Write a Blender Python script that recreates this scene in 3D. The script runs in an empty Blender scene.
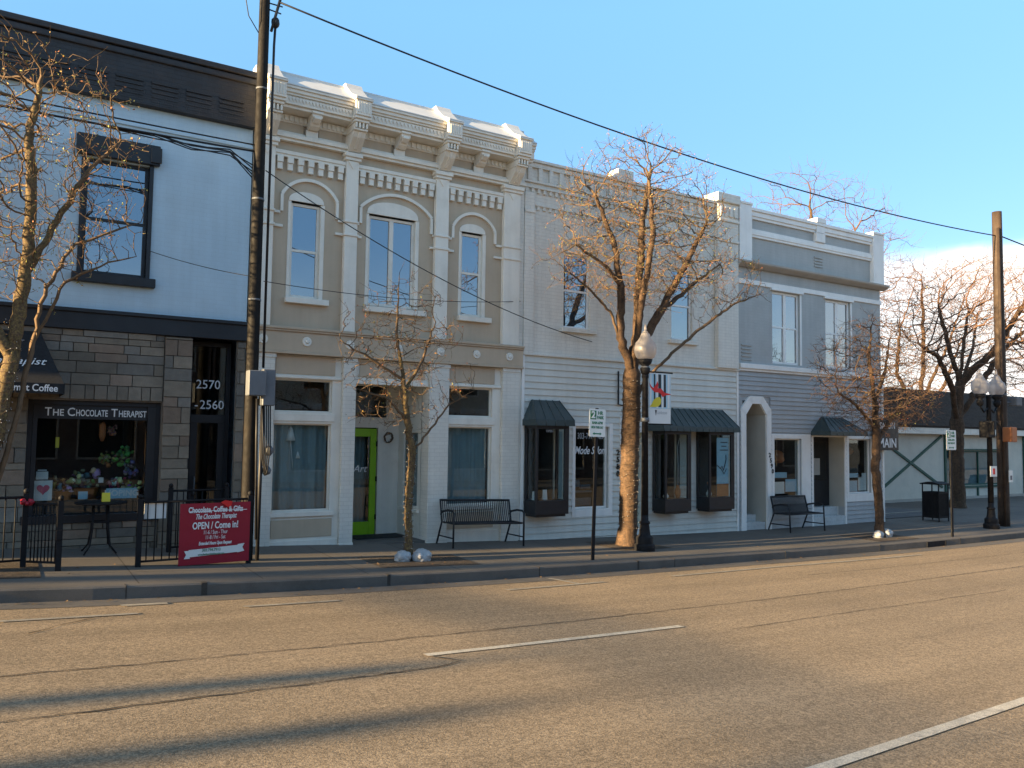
import bpy, bmesh, math, random
import numpy as np
from math import sin, cos, pi, radians, sqrt, exp
from mathutils import Vector, Matrix
random.seed(7)
S = bpy.context.scene
C = S.collection

# ------------------------------------------------------------------ ground profile (street falls gently to the right)
def zb(X):
    if X < 0: return 0.275 + 1.6 * (1 - exp(X / 30.0))
    x = min(X, 19.0)
    return 0.00142630 * x * x - 0.0546683 * x + 0.275
KX = [-90, 0.08, 1.08, 3.49, 4.79, 6.85, 9.7, 12.3, 15.3, 18.5, 20.5, 120]
KY = [-3.2, -3.2, -3.22, -3.15, -3.09, -3.02, -2.89, -2.83, -2.86, -2.95, -3.0, -3.0]
def yk(X):
    for i in range(len(KX) - 1):
        if KX[i] <= X <= KX[i + 1]:
            return KY[i] + (KY[i + 1] - KY[i]) * (X - KX[i]) / (KX[i + 1] - KX[i])
    return KY[0] if X < KX[0] else KY[-1]
def zw(X, Y): return zb(X) + 0.02 * min(Y, 0.5)                      # pavement
YC = -10.5
def zr(X, Y):                                                        # road, crowned
    k = yk(X); d = abs(Y - YC); half = abs(k - YC)
    return zb(X) + 0.02 * k - 0.15 + 0.02 * (half - d)

# ------------------------------------------------------------------ materials
MATS = {}
def _nodes(name):
    m = bpy.data.materials.new(name); m.use_nodes = True
    nt = m.node_tree
    return m, nt, nt.nodes['Principled BSDF']
def srgb(*c): return tuple(((v / 255) / 12.92 if v / 255 <= .04045 else ((v / 255 + .055) / 1.055) ** 2.4) for v in c)
def mat(name, col, rough=.7, var=.12, scale=2.0, bump=0.0, bscale=60., metal=0.0, spec=.4, coords='pos',
        streak=0.0, fine=0.0, brick=None, attr=False, tint=None, dirt=None, dirt_amt=0.0, dirt_scale=1.5):
    """principled paint / stone / metal with mottling, optional brick relief, rain streaks and stains"""
    m, nt, b = _nodes(name); N = nt.nodes; L = nt.links
    b.inputs['Roughness'].default_value = rough; b.inputs['Metallic'].default_value = metal
    b.inputs['Specular IOR Level'].default_value = spec
    if coords == 'pos': vec = N.new('ShaderNodeNewGeometry').outputs['Position']
    else: vec = N.new('ShaderNodeTexCoord').outputs['Object']
    def noise(sc, det=4, rgh=.6, v=vec):
        n = N.new('ShaderNodeTexNoise'); n.inputs['Scale'].default_value = sc
        n.inputs['Detail'].default_value = det; n.inputs['Roughness'].default_value = rgh
        L.new(v, n.inputs['Vector']); return n.outputs['Fac']
    def mapr(s, a, c, lo=.3, hi=.7):
        r = N.new('ShaderNodeMapRange'); r.inputs[1].default_value = lo; r.inputs[2].default_value = hi
        r.inputs[3].default_value = a; r.inputs[4].default_value = c; L.new(s, r.inputs[0]); return r.outputs[0]
    def mul(a, c):
        x = N.new('ShaderNodeMath'); x.operation = 'MULTIPLY'; L.new(a, x.inputs[0])
        if isinstance(c, (int, float)): x.inputs[1].default_value = c
        else: L.new(c, x.inputs[1])
        return x.outputs[0]
    fac = mapr(noise(scale), 1 - var, 1 + var)
    if streak:
        mp = N.new('ShaderNodeMapping'); mp.inputs['Scale'].default_value = (1, 1, .06); L.new(vec, mp.inputs['Vector'])
        fac = mul(fac, mapr(noise(7, 4, .6, mp.outputs[0]), 1 - streak, 1 + streak * .3))
    if fine: fac = mul(fac, mapr(noise(bscale * 1.3, 2), 1 - fine, 1 + fine))
    if attr:
        a = N.new('ShaderNodeAttribute'); a.attribute_name = 'col'; basec = a.outputs['Color']
    else:
        r = N.new('ShaderNodeRGB'); r.outputs[0].default_value = (*col, 1); basec = r.outputs[0]
    if tint:
        mx = N.new('ShaderNodeMix'); mx.data_type = 'RGBA'; L.new(mapr(noise(scale * 2.7 + .3, 5), 0, 1, .42, .62), mx.inputs[0])
        L.new(basec, mx.inputs[6]); mx.inputs[7].default_value = (*tint, 1); basec = mx.outputs[2]
    if dirt:
        mx = N.new('ShaderNodeMix'); mx.data_type = 'RGBA'
        L.new(mapr(noise(dirt_scale, 7, .7), 0, dirt_amt, .5, .75), mx.inputs[0])
        L.new(basec, mx.inputs[6]); mx.inputs[7].default_value = (*dirt, 1); basec = mx.outputs[2]
    vm = N.new('ShaderNodeVectorMath'); vm.operation = 'SCALE'; L.new(basec, vm.inputs[0]); L.new(fac, vm.inputs['Scale'])
    colout = vm.outputs[0]
    hgt = None
    if brick:
        bw, bh, depth = brick
        sp = N.new('ShaderNodeSeparateXYZ'); L.new(vec, sp.inputs[0])
        ad = N.new('ShaderNodeMath'); L.new(sp.outputs[0], ad.inputs[0]); L.new(sp.outputs[1], ad.inputs[1])
        cb = N.new('ShaderNodeCombineXYZ'); L.new(ad.outputs[0], cb.inputs[0]); L.new(sp.outputs[2], cb.inputs[1])
        bt = N.new('ShaderNodeTexBrick'); L.new(cb.outputs[0], bt.inputs['Vector'])
        bt.inputs['Scale'].default_value = 1; bt.inputs['Brick Width'].default_value = bw; bt.inputs['Row Height'].default_value = bh
        bt.inputs['Mortar Size'].default_value = .006; bt.inputs['Mortar Smooth'].default_value = .3
        bt.inputs['Color1'].default_value = (1, 1, 1, 1); k_ = min(depth * 1.6, 1.); bt.inputs['Color2'].default_value = (*[1 - .08 * k_] * 3, 1)
        bt.inputs['Mortar'].default_value = (*[1 - .24 * k_] * 3, 1)
        vm2 = N.new('ShaderNodeVectorMath'); vm2.operation = 'MULTIPLY'; L.new(colout, vm2.inputs[0]); L.new(bt.outputs['Color'], vm2.inputs[1])
        colout = vm2.outputs[0]
        inv = N.new('ShaderNodeMath'); inv.operation = 'SUBTRACT'; inv.inputs[0].default_value = 1; L.new(bt.outputs['Fac'], inv.inputs[1])
        hgt = inv.outputs[0]
        bp = N.new('ShaderNodeBump'); bp.inputs['Strength'].default_value = depth; bp.inputs['Distance'].default_value = .012
        L.new(hgt, bp.inputs['Height']); last = bp
        L.new(bp.outputs[0], b.inputs['Normal'])
    if bump:
        bp2 = N.new('ShaderNodeBump'); bp2.inputs['Strength'].default_value = bump; bp2.inputs['Distance'].default_value = .01
        L.new(noise(bscale, 5, .65), bp2.inputs['Height'])
        if brick: L.new(bp.outputs[0], bp2.inputs['Normal'])
        L.new(bp2.outputs[0], b.inputs['Normal'])
    L.new(colout, b.inputs['Base Color'])
    rr = mapr(noise(scale * 3 + 1), max(rough - .1, .02), min(rough + .12, 1)); L.new(rr, b.inputs['Roughness'])
    MATS[name] = m; return m

def glass_clear(name, tint=(.86, .9, .9), ior=1.52):
    m, nt, b = _nodes(name); N = nt.nodes; L = nt.links; out = N['Material Output']; N.remove(b)
    t = N.new('ShaderNodeBsdfTransparent'); t.inputs[0].default_value = (*tint, 1)
    g = N.new('ShaderNodeBsdfGlossy'); g.inputs['Roughness'].default_value = .01
    f = N.new('ShaderNodeFresnel'); ge = N.new('ShaderNodeNewGeometry'); mr = N.new('ShaderNodeMapRange')
    mr.inputs[3].default_value = ior; mr.inputs[4].default_value = 1 / ior; L.new(ge.outputs['Backfacing'], mr.inputs[0]); L.new(mr.outputs[0], f.inputs['IOR'])   # the same reflectance from both sides of a pane
    x = N.new('ShaderNodeMixShader'); L.new(f.outputs[0], x.inputs[0]); L.new(t.outputs[0], x.inputs[1]); L.new(g.outputs[0], x.inputs[2])
    L.new(x.outputs[0], out.inputs[0]); return m
def glass_mirrorish(name, base=(.03, .04, .05), ior=2.6):
    m, nt, b = _nodes(name); N = nt.nodes; L = nt.links; out = N['Material Output']; N.remove(b)
    d = N.new('ShaderNodeBsdfDiffuse'); d.inputs[0].default_value = (*base, 1)
    g = N.new('ShaderNodeBsdfGlossy'); g.inputs['Roughness'].default_value = .012; g.inputs[0].default_value = (.9, .96, 1, 1)
    geo = N.new('ShaderNodeNewGeometry'); n = N.new('ShaderNodeTexNoise'); n.inputs['Scale'].default_value = 1.6; n.inputs['Detail'].default_value = 1
    L.new(geo.outputs['Position'], n.inputs['Vector'])
    bp = N.new('ShaderNodeBump'); bp.inputs['Strength'].default_value = .12; bp.inputs['Distance'].default_value = .02
    L.new(n.outputs['Fac'], bp.inputs['Height']); L.new(bp.outputs[0], g.inputs['Normal'])
    f = N.new('ShaderNodeFresnel'); f.inputs['IOR'].default_value = ior
    x = N.new('ShaderNodeMixShader'); L.new(f.outputs[0], x.inputs[0]); L.new(d.outputs[0], x.inputs[1]); L.new(g.outputs[0], x.inputs[2])
    L.new(x.outputs[0], out.inputs[0]); return m
def ground_mat(name, c1, c2, speck=.35, sscale=90., patch=.35, bump=.6, bscale=120., rough=.85, joints=None, stretch=True, streak_amt=.25, spec=.35):
    m, nt, b = _nodes(name); N = nt.nodes; L = nt.links
    b.inputs['Roughness'].default_value = rough; b.inputs['Specular IOR Level'].default_value = spec
    vec = N.new('ShaderNodeNewGeometry').outputs['Position']
    def noise(sc, det=4, rgh=.6, v=vec):
        n = N.new('ShaderNodeTexNoise'); n.inputs['Scale'].default_value = sc; n.inputs['Detail'].default_value = det
        n.inputs['Roughness'].default_value = rgh; L.new(v, n.inputs['Vector']); return n.outputs['Fac']
    def mapr(s, a, c, lo=.3, hi=.7):
        r = N.new('ShaderNodeMapRange'); r.inputs[1].default_value = lo; r.inputs[2].default_value = hi
        r.inputs[3].default_value = a; r.inputs[4].default_value = c; L.new(s, r.inputs[0]); return r.outputs[0]
    def mul(a, c):
        x = N.new('ShaderNodeMath'); x.operation = 'MULTIPLY'; L.new(a, x.inputs[0]); L.new(c, x.inputs[1]); return x.outputs[0]
    mx = N.new('ShaderNodeMix'); mx.data_type = 'RGBA'; L.new(mapr(noise(.55, 6, .65), 0, 1, .35, .65), mx.inputs[0])
    mx.inputs[6].default_value = (*c1, 1); mx.inputs[7].default_value = (*c2, 1)
    v = N.new('ShaderNodeTexVoronoi'); v.inputs['Scale'].default_value = sscale; L.new(vec, v.inputs['Vector'])
    sp = N.new('ShaderNodeSeparateColor'); L.new(v.outputs['Color'], sp.inputs[0])
    fac = mapr(sp.outputs[0], 1 - speck, 1 + speck, 0, 1)
    fac = mul(fac, mapr(noise(sscale * .22, 3), 1 - speck * .45, 1 + speck * .45))
    fac = mul(fac, mapr(noise(2.2, 6, .7), 1 - patch, 1 + patch))
    if stretch:
        mp = N.new('ShaderNodeMapping'); mp.inputs['Scale'].default_value = (.05, 1.1, 1); L.new(vec, mp.inputs['Vector'])
        fac = mul(fac, mapr(noise(1.3, 4, .6, mp.outputs[0]), 1 - streak_amt, 1 + streak_amt))
    if joints:
        jx, jy = joints
        bt = N.new('ShaderNodeTexBrick'); L.new(vec, bt.inputs['Vector']); bt.offset = 0
        bt.inputs['Scale'].default_value = 1; bt.inputs['Brick Width'].default_value = jx; bt.inputs['Row Height'].default_value = jy
        bt.inputs['Mortar Size'].default_value = .012; bt.inputs['Mortar Smooth'].default_value = .4
        bt.inputs['Color1'].default_value = (1, 1, 1, 1); bt.inputs['Color2'].default_value = (.84, .84, .86, 1); bt.inputs['Mortar'].default_value = (.45, .45, .45, 1)
        sc = N.new('ShaderNodeSeparateColor'); L.new(bt.outputs['Color'], sc.inputs[0]); fac = mul(fac, sc.outputs[0])
    vm = N.new('ShaderNodeVectorMath'); vm.operation = 'SCALE'; L.new(mx.outputs[2], vm.inputs[0]); L.new(fac, vm.inputs['Scale'])
    L.new(vm.outputs[0], b.inputs['Base Color'])
    bp = N.new('ShaderNodeBump'); bp.inputs['Strength'].default_value = bump; bp.inputs['Distance'].default_value = .008
    L.new(noise(bscale, 3, .7), bp.inputs['Height']); L.new(bp.outputs[0], b.inputs['Normal'])
    return m

WHITE_BRICK = mat('pale_blue_painted_brick', (.46, .60, .70), .6, .05, 1.2, .12, 90, brick=(.21, .072, .15), streak=.06, dirt=(.38, .46, .52), dirt_amt=.3)
PARAPET = mat('black_parapet_paint', (.028, .028, .032), .55, .25, 2, .2, 60, brick=(.21, .072, .5), dirt=(.10, .06, .04), dirt_amt=.35)
DARK = mat('black_trim_paint', (.018, .018, .021), .42, .2, 3, spec=.4)
CREAM = mat('cream_trim_paint', (.78, .735, .65), .5, .05, 2, .06, 70, streak=.08, dirt=(.48, .41, .32), dirt_amt=.35)
CREAM_BRICK = mat('cream_painted_brick', (.72, .69, .62), .55, .05, 2, .1, 80, brick=(.21, .072, .38), streak=.07, dirt=(.42, .38, .32), dirt_amt=.25)
TAN = mat('tan_wall_paint', (.51, .405, .295), .65, .07, 1.6, .12, 80, streak=.08, dirt=(.33, .28, .21), dirt_amt=.25)
OFFBRICK = mat('ivory_painted_brick', (.77, .735, .66), .6, .05, 1.5, .12, 80, brick=(.21, .072, .38), streak=.12, dirt=(.40, .37, .32), dirt_amt=.32)
SIDING = mat('pale_grey_lap_siding', (.64, .63, .575), .5, .05, 1.7, .06, 120, streak=.07, dirt=(.45, .43, .40), dirt_amt=.3)
GREYSIDE = mat('blue_grey_lap_siding', (.39, .40, .405), .5, .06, 1.7, .06, 120, streak=.06, dirt=(.2, .2, .21), dirt_amt=.25)
GREYWALL = mat('blue_grey_wall_paint', (.42, .43, .42), .6, .06, 1.2, .12, 70, brick=(.21, .072, .18), streak=.08, dirt=(.27, .28, .29), dirt_amt=.3)
WHITE = mat('white_trim_paint', (.84, .83, .80), .45, .05, 2, .05, 80, streak=.06, dirt=(.45, .42, .38), dirt_amt=.2)
WHITEMETAL = mat('white_sheet_metal_roof', (.62, .62, .60), .45, .06, 2, .05, 20, dirt=(.5, .48, .44), dirt_amt=.2)
STONE = mat('ashlar_stone', (.3, .25, .2), .85, .14, 9, .5, 40, attr=True)
MORTAR = mat('stone_mortar', (.17, .15, .13), .9, .1, 6, .3, 60)
LEDGE = mat('weathered_stone_ledge', (.42, .38, .33), .7, .12, 3, .2, 50, dirt=(.2, .17, .14), dirt_amt=.5)
GREENDOOR = mat('lime_green_door_paint', (.235, .47, .012), .35, .05, 3)
DKGREENDOOR = mat('leaf_green_door_paint', (.10, .24, .03), .4, .08, 3)
AWNING = mat('slate_green_metal_awning', (.040, .062, .066), .42, .12, 5, spec=.5)
BLACKCLOTH = mat('black_awning_canvas', (.012, .013, .016), .8, .15, 5, .2, 200)
IRON = mat('black_wrought_iron', (.012, .012, .014), .62, .2, 6, .1, 60, coords='obj', spec=.18)
BENCHM = mat('black_bench_steel', (.016, .018, .022), .5, .15, 6, coords='obj', spec=.35)
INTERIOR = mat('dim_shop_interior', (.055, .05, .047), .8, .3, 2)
BEIGE = mat('beige_entry_plaster', (.46, .43, .37), .7, .07, 2, .1, 60, dirt=(.3, .27, .22), dirt_amt=.25)
TILE = mat('white_step_tile', (.56, .58, .58), .3, .1, 6, brick=(.2, .15, .3), dirt=(.25, .24, .22), dirt_amt=.35)
POLEWOOD = mat('weathered_shaded_pole_wood', (.012, .0105, .0095), .7, .2, 3, .5, 30, spec=.2, streak=.4, dirt=(.035, .026, .018), dirt_amt=.5, dirt_scale=3)  # near-black base puts the shade on the tall pole into the colour
POLEBROWN = mat('brown_pole_wood', (.060, .040, .028), .7, .2, 3, .5, 30, spec=.3, streak=.4, dirt=(.10, .07, .045), dirt_amt=.5)
GALV = mat('grey_meter_box_metal', (.13, .14, .155), .6, .08, 4, metal=.1)  # grey taken darker to stand in for shade on the meter boxes
CABLE = mat('black_cable', (.012, .012, .014), .5, .1, 5)
CONCRETE = mat('kerb_concrete', (.115, .105, .095), .85, .14, 2, .4, 70, fine=.1, dirt=(.07, .065, .06), dirt_amt=.75, dirt_scale=1.1)
WALK = ground_mat('pavement_concrete', (.165, .145, .122), (.125, .113, .10), speck=.10, sscale=140, patch=.14, bump=.25, bscale=90, joints=(1.52, 1.1), stretch=False)
ROAD = ground_mat('chip_seal_asphalt', (.278, .210, .137), (.238, .181, .119), speck=.40, sscale=85, patch=.08, bump=.8, bscale=95, streak_amt=.18, spec=.3)
DRIVE = ground_mat('driveway_asphalt', (.12, .118, .118), (.10, .1, .102), speck=.2, sscale=90, patch=.15, bump=.4, bscale=90)
EARTH = ground_mat('bare_ground', (.16, .14, .11), (.11, .105, .08), speck=.2, sscale=30, patch=.3, bump=.5, bscale=30, stretch=False)
MULCH = ground_mat('tree_pit_mulch', (.06, .045, .035), (.09, .07, .05), speck=.5, sscale=60, patch=.3, bump=1, bscale=60, stretch=False)
PAINTLINE = mat('worn_white_road_paint', (.52, .47, .38), .7, .15, 5, .6, 90, fine=.35, dirt=(.19, .17, .14), dirt_amt=.9, dirt_scale=14)
FADED = mat('faded_white_road_paint', (.30, .27, .22), .75, .15, 5, .6, 90, fine=.35, dirt=(.17, .15, .12), dirt_amt=1.0, dirt_scale=8)
TAR = mat('tar_crack', (.045, .04, .035), .8, .2, 8, .3, 60)
BARK = mat('furrowed_brown_bark', (.115, .068, .038), .9, .35, 9, 1.0, 34, coords='pos', streak=.55, tint=(.07, .045, .03), fine=.25)
BARKY = mat('lichen_and_sun_flecked_bark', (.085, .056, .035), .9, .3, 14, 1.0, 34, tint=(.17, .12, .045), fine=.3)  # gold flecks are lichen plus painted sunlit spots on a darkened base
TWIG = mat('thin_twig_bark', (.125, .08, .045), .85, .25, 7, .3, 60)
TWIGRED = mat('reddish_twig_bark', (.15, .085, .052), .85, .25, 5, .3, 60)
TWIGSHADE = mat('shaded_twig_bark', (.095, .058, .038), .85, .25, 5, .3, 60)  # darker twig copy; the third tree's shade is put into its colour
LEAFBITS = mat('dried_leaf_and_bud', (.3, .2, .08), .7, .2, 9, attr=True)
GLASS = glass_clear('shop_window_glass')
SKYGLASS = glass_mirrorish('sky_reflecting_window_glass', (.03, .04, .05), 3.3)
DIMGLASS = glass_mirrorish('dark_window_glass', (.012, .012, .013), 1.6)
CURTAIN = mat('blue_grey_curtain', (.22, .29, .31), .85, .08, 4)
BLIND = mat('pale_window_blind', (.55, .56, .55), .7, .05, 4)
LETTER = mat('white_lettering_vinyl', (.72, .73, .74), .5, .03, 6)
DIMLETTER = mat('grey_lettering_vinyl', (.40, .42, .44), .5, .03, 6)
RED = mat('crimson_banner_vinyl', (.28, .011, .028), .42, .06, 3, coords='obj')
BRIGHTRED = mat('bright_red_fabric', (.62, .02, .02), .5, .1, 5)
SIGNWHITE = mat('sign_white_sheeting', (.72, .74, .72), .4, .03, 4, coords='obj')
SIGNGREEN = mat('sign_green_print', (.02, .17, .085), .4, .05, 4, coords='obj')
GLOBE = None
ORANGE = mat('orange_clay', (.40, .14, .05), .6, .1, 6)
YELLOW = mat('yellow_print', (.62, .50, .03), .5, .08, 6)
PINK = mat('pink_paper', (.60, .12, .18), .6, .06, 6)
PAPER = mat('white_paper', (.66, .67, .66), .6, .04, 5)
BLUEPAPER = mat('pale_blue_poster_paper', (.36, .55, .66), .6, .05, 4)
GREENLEAF = mat('green_ribbon', (.08, .17, .05), .6, .2, 6)
GREENTRIM = mat('dark_green_timber_paint', (.020, .085, .062), .6, .1, 4)
STUCCO = mat('cream_stucco', (.66, .60, .50), .8, .06, 2, .3, 60, dirt=(.36, .34, .29), dirt_amt=.3)
SHINGLE = mat('brown_wood_shingles', (.048, .033, .024), .9, .25, 5, .5, 30, brick=(.18, .16, 1.0))
PLASTIC = mat('white_plastic_film', (.40, .41, .42), .45, .12, 9, .4, 25, coords='obj', spec=.5)
BROWNBRICK = mat('brown_brick', (.16, .10, .075), .8, .12, 2, .2, 70, brick=(.21, .072, .6))
def globe_mat():
    m, nt, b = _nodes('frosted_acorn_globe'); b.inputs['Base Color'].default_value = (.50, .47, .46, 1)
    b.inputs['Roughness'].default_value = .3; N = nt.nodes; L = nt.links
    t = N.new('ShaderNodeBsdfTransparent'); t.inputs[0].default_value = (.9, .88, .87, 1); tr = N.new('ShaderNodeBsdfTranslucent'); tr.inputs[0].default_value = (.6, .56, .54, 1)
    x = N.new('ShaderNodeMixShader'); x.inputs[0].default_value = .45; L.new(b.outputs[0], x.inputs[1]); L.new(tr.outputs[0], x.inputs[2])
    y = N.new('ShaderNodeMixShader'); y.inputs[0].default_value = .28; L.new(x.outputs[0], y.inputs[1]); L.new(t.outputs[0], y.inputs[2]); L.new(y.outputs[0], N['Material Output'].inputs[0]); return m
GLOBE = globe_mat()

# ------------------------------------------------------------------ object helpers
def tag(o, label=None, cat=None, group=None, kind=None):
    if label: o['label'] = label
    if cat: o['category'] = cat
    if group: o['group'] = group
    if kind: o['kind'] = kind
    return o
def thing(name, label, cat, loc=(0, 0, 0), group=None):
    o = bpy.data.objects.new(name, None); C.objects.link(o); o.location = loc; o.empty_display_size = .2
    return tag(o, label, cat, group)
def origin(o):
    v = Vector((0, 0, 0))
    while o is not None: v += o.location; o = o.parent
    return v
class MB:
    def __init__(s): s.v = []; s.f = []; s.sm = []; s.col = []
    def quad(s, *p, col=None, smooth=False):
        n = len(s.v); s.v += [tuple(q) for q in p]; s.f.append(tuple(range(n, n + len(p)))); s.sm.append(smooth); s.col.append(col); return s
    def box(s, x0, x1, y0, y1, z0, z1, col=None):
        if x0 > x1: x0, x1 = x1, x0
        if y0 > y1: y0, y1 = y1, y0
        if z0 > z1: z0, z1 = z1, z0
        n = len(s.v)
        s.v += [(x0, y0, z0), (x1, y0, z0), (x1, y1, z0), (x0, y1, z0), (x0, y0, z1), (x1, y0, z1), (x1, y1, z1), (x0, y1, z1)]
        for f in ((0, 1, 5, 4), (1, 2, 6, 5), (2, 3, 7, 6), (3, 0, 4, 7), (4, 5, 6, 7), (3, 2, 1, 0)):
            s.f.append(tuple(n + i for i in f)); s.sm.append(False); s.col.append(col)
        return s
    def prism(s, poly, axis, a, b, col=None):
        """polygon of 2-D points extruded from a to b along axis 'x' (points are y,z), 'y' (x,z) or 'z' (x,y)"""
        def P(p, t): return {'x': (t, p[0], p[1]), 'y': (p[0], t, p[1]), 'z': (p[0], p[1], t)}[axis]
        n = len(s.v); k = len(poly)
        s.v += [P(p, a) for p in poly] + [P(p, b) for p in poly]
        s.f.append(tuple(n + i for i in range(k))); s.f.append(tuple(n + k + i for i in reversed(range(k))))
        for i in range(k): s.f.append((n + i, n + (i + 1) % k, n + k + (i + 1) % k, n + k + i))
        s.sm += [False] * (k + 2); s.col += [col] * (k + 2); return s
    def tube(s, pts, rad, n=8, cap=True, col=None):
        pts = [Vector(p) for p in pts]
        if isinstance(rad, (int, float)): rad = [rad] * len(pts)
        base = len(s.v); ref = None
        for i, p in enumerate(pts):
            d = (pts[min(i + 1, len(pts) - 1)] - pts[max(i - 1, 0)])
            if d.length < 1e-9: d = Vector((0, 0, 1))
            d.normalize()
            if ref is None: ref = d.orthogonal().normalized()
            else:
                ref = ref - d * ref.dot(d)
                ref = ref.normalized() if ref.length > 1e-6 else d.orthogonal().normalized()
            w = d.cross(ref)
            for k in range(n):
                a = 2 * pi * k / n; q = p + (ref * cos(a) + w * sin(a)) * rad[i]; s.v.append((q.x, q.y, q.z))
        for i in range(len(pts) - 1):
            for k in range(n):
                a = base + i * n + k; b = base + i * n + (k + 1) % n
                s.f.append((a, b, b + n, a + n)); s.sm.append(True); s.col.append(col)
        if cap:
            e = base + (len(pts) - 1) * n
            s.f.append(tuple(base + k for k in reversed(range(n)))); s.f.append(tuple(e + k for k in range(n)))
            s.sm += [False, False]; s.col += [col, col]
        return s
    def lathe(s, prof, cx, cy, n=16, flute=0.0, nf=0, smooth=True):
        base = len(s.v)
        for r, z in prof:
            for k in range(n):
                a = 2 * pi * k / n; rr = r * (1 - (flute if (k % 2) else 0)); s.v.append((cx + rr * cos(a), cy + rr * sin(a), z))
        for i in range(len(prof) - 1):
            for k in range(n):
                a = base + i * n + k; b = base + i * n + (k + 1) % n
                s.f.append((a, b, b + n, a + n)); s.sm.append(smooth); s.col.append(None)
        e = base + (len(prof) - 1) * n
        s.f.append(tuple(base + k for k in reversed(range(n)))); s.f.append(tuple(e + k for k in range(n))); s.sm += [False, False]; s.col += [None, None]
        return s
    def blob(s, c, r, seed=0, n=8, m=6, jit=.25, col=None, squash=(1, 1, 1)):
        rn = random.Random(seed); base = len(s.v)
        for i in range(m + 1):
            th = pi * i / m
            for k in range(n):
                a = 2 * pi * k / n; rr = r * (1 + rn.uniform(-jit, jit)) if 0 < i < m else r
                s.v.append((c[0] + rr * sin(th) * cos(a) * squash[0], c[1] + rr * sin(th) * sin(a) * squash[1], c[2] + rr * cos(th) * squash[2]))
        for i in range(m):
            for k in range(n):
                a = base + i * n + k; b = base + i * n + (k + 1) % n
                s.f.append((a, a + n, b + n, b)); s.sm.append(True); s.col.append(col)
        return s
    def wall(s, x0, x1, z0, z1, holes=(), y=0., depth=.2):
        """flat wall facing -Y with rectangular holes and their reveals"""
        xs = sorted({x0, x1, *[h[0] for h in holes], *[h[1] for h in holes]}); zs = sorted({z0, z1, *[h[2] for h in holes], *[h[3] for h in holes]})
        xs = [x for x in xs if x0 <= x <= x1]; zs = [z for z in zs if z0 <= z <= z1]
        for i in range(len(xs) - 1):
            for j in range(len(zs) - 1):
                cx, cz = (xs[i] + xs[i + 1]) / 2, (zs[j] + zs[j + 1]) / 2
                if any(h[0] < cx < h[1] and h[2] < cz < h[3] for h in holes): continue
                s.quad((xs[i], y, zs[j]), (xs[i + 1], y, zs[j]), (xs[i + 1], y, zs[j + 1]), (xs[i], y, zs[j + 1]))
        for h in holes:
            a, b, c, d = h[:4]; e = y + depth
            s.quad((a, y, c), (a, y, d), (a, e, d), (a, e, c)); s.quad((b, y, d), (b, y, c), (b, e, c), (b, e, d))
            s.quad((a, y, d), (b, y, d), (b, e, d), (a, e, d)); s.quad((b, y, c), (a, y, c), (a, e, c), (b, e, c))
        return s
    def siding(s, x0, x1, z0, z1, holes=(), y=0., board=.13, out=.026):
        nb = int(math.ceil((z1 - z0) / board))
        for r in range(nb):
            b0 = z1 - (r + 1) * board; b1 = z1 - r * board
            zs = sorted({max(b0, z0), b1, *[q for h in holes for q in (h[2], h[3]) if max(b0, z0) < q < b1]})
            for j in range(len(zs) - 1):
                cz = (zs[j] + zs[j + 1]) / 2; cuts = sorted((h[0], h[1]) for h in holes if h[2] < cz < h[3] and h[1] > x0 and h[0] < x1)
                segs = []; cur = x0
                for a, b in cuts:
                    if a > cur: segs.append((cur, a))
                    cur = max(cur, b)
                if cur < x1: segs.append((cur, x1))
                yo = lambda z: y - .006 - out * (1 - (z - b0) / board)
                for a, b in segs:
                    s.quad((a, yo(zs[j]), zs[j]), (b, yo(zs[j]), zs[j]), (b, yo(zs[j + 1]), zs[j + 1]), (a, yo(zs[j + 1]), zs[j + 1]))
                    if j == 0: s.quad((a, y, zs[0]), (b, y, zs[0]), (b, yo(zs[0]), zs[0]), (a, yo(zs[0]), zs[0]))
        return s
def obj(name, mb, m, parent=None, bevel=0.0, label=None, cat=None, group=None, kind=None):
    me = bpy.data.meshes.new(name)
    o0 = origin(parent) if parent else Vector((0, 0, 0))
    me.from_pydata([(x - o0.x, y - o0.y, z - o0.z) for x, y, z in mb.v], [], mb.f)
    me.polygons.foreach_set('use_smooth', mb.sm)
    if any(c is not None for c in mb.col):
        at = me.color_attributes.new('col', 'FLOAT_COLOR', 'CORNER'); buf = []
        for p, c in zip(me.polygons, mb.col): buf += list(((*(c or (.3, .25, .2)), 1.0))) * p.loop_total
        at.data.foreach_set('color', buf)
    me.materials.append(m); me.update()
    o = bpy.data.objects.new(name, me); C.objects.link(o)
    if parent: o.parent = parent
    if bevel:
        b = o.modifiers.new('Bevel', 'BEVEL'); b.width = bevel; b.segments = 1; b.limit_method = 'ANGLE'; b.angle_limit = radians(50)
    return tag(o, label, cat, group, kind)
def B(*a, **k): return MB().box(*a, **k)
def text(s, size, loc, m, parent, rz=0., tilt=90., align='CENTER', shear=0., ext=.0015, name='lettering', xs=1., spacing=1., bold=0., fit=0):
    cu = bpy.data.curves.new(name, 'FONT'); cu.body = s; cu.size = size; cu.align_x = align; cu.align_y = 'CENTER'; cu.extrude = ext; cu.shear = shear
    cu.space_character = spacing; cu.offset = bold; cu.resolution_u = 3
    tmp = bpy.data.objects.new('lettering_curve', cu); me = bpy.data.meshes.new_from_object(tmp); bpy.data.objects.remove(tmp); bpy.data.curves.remove(cu)
    me.name = name; me.materials.clear(); me.materials.append(m)
    if fit:
        w = max(v.co.x for v in me.vertices) - min(v.co.x for v in me.vertices); xs = fit / w
    o = bpy.data.objects.new(name, me); C.objects.link(o); o.parent = parent
    o.location = Vector(loc) - origin(parent); o.rotation_euler = (radians(tilt), 0, rz); o.scale = (xs, 1, 1); return o
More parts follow.
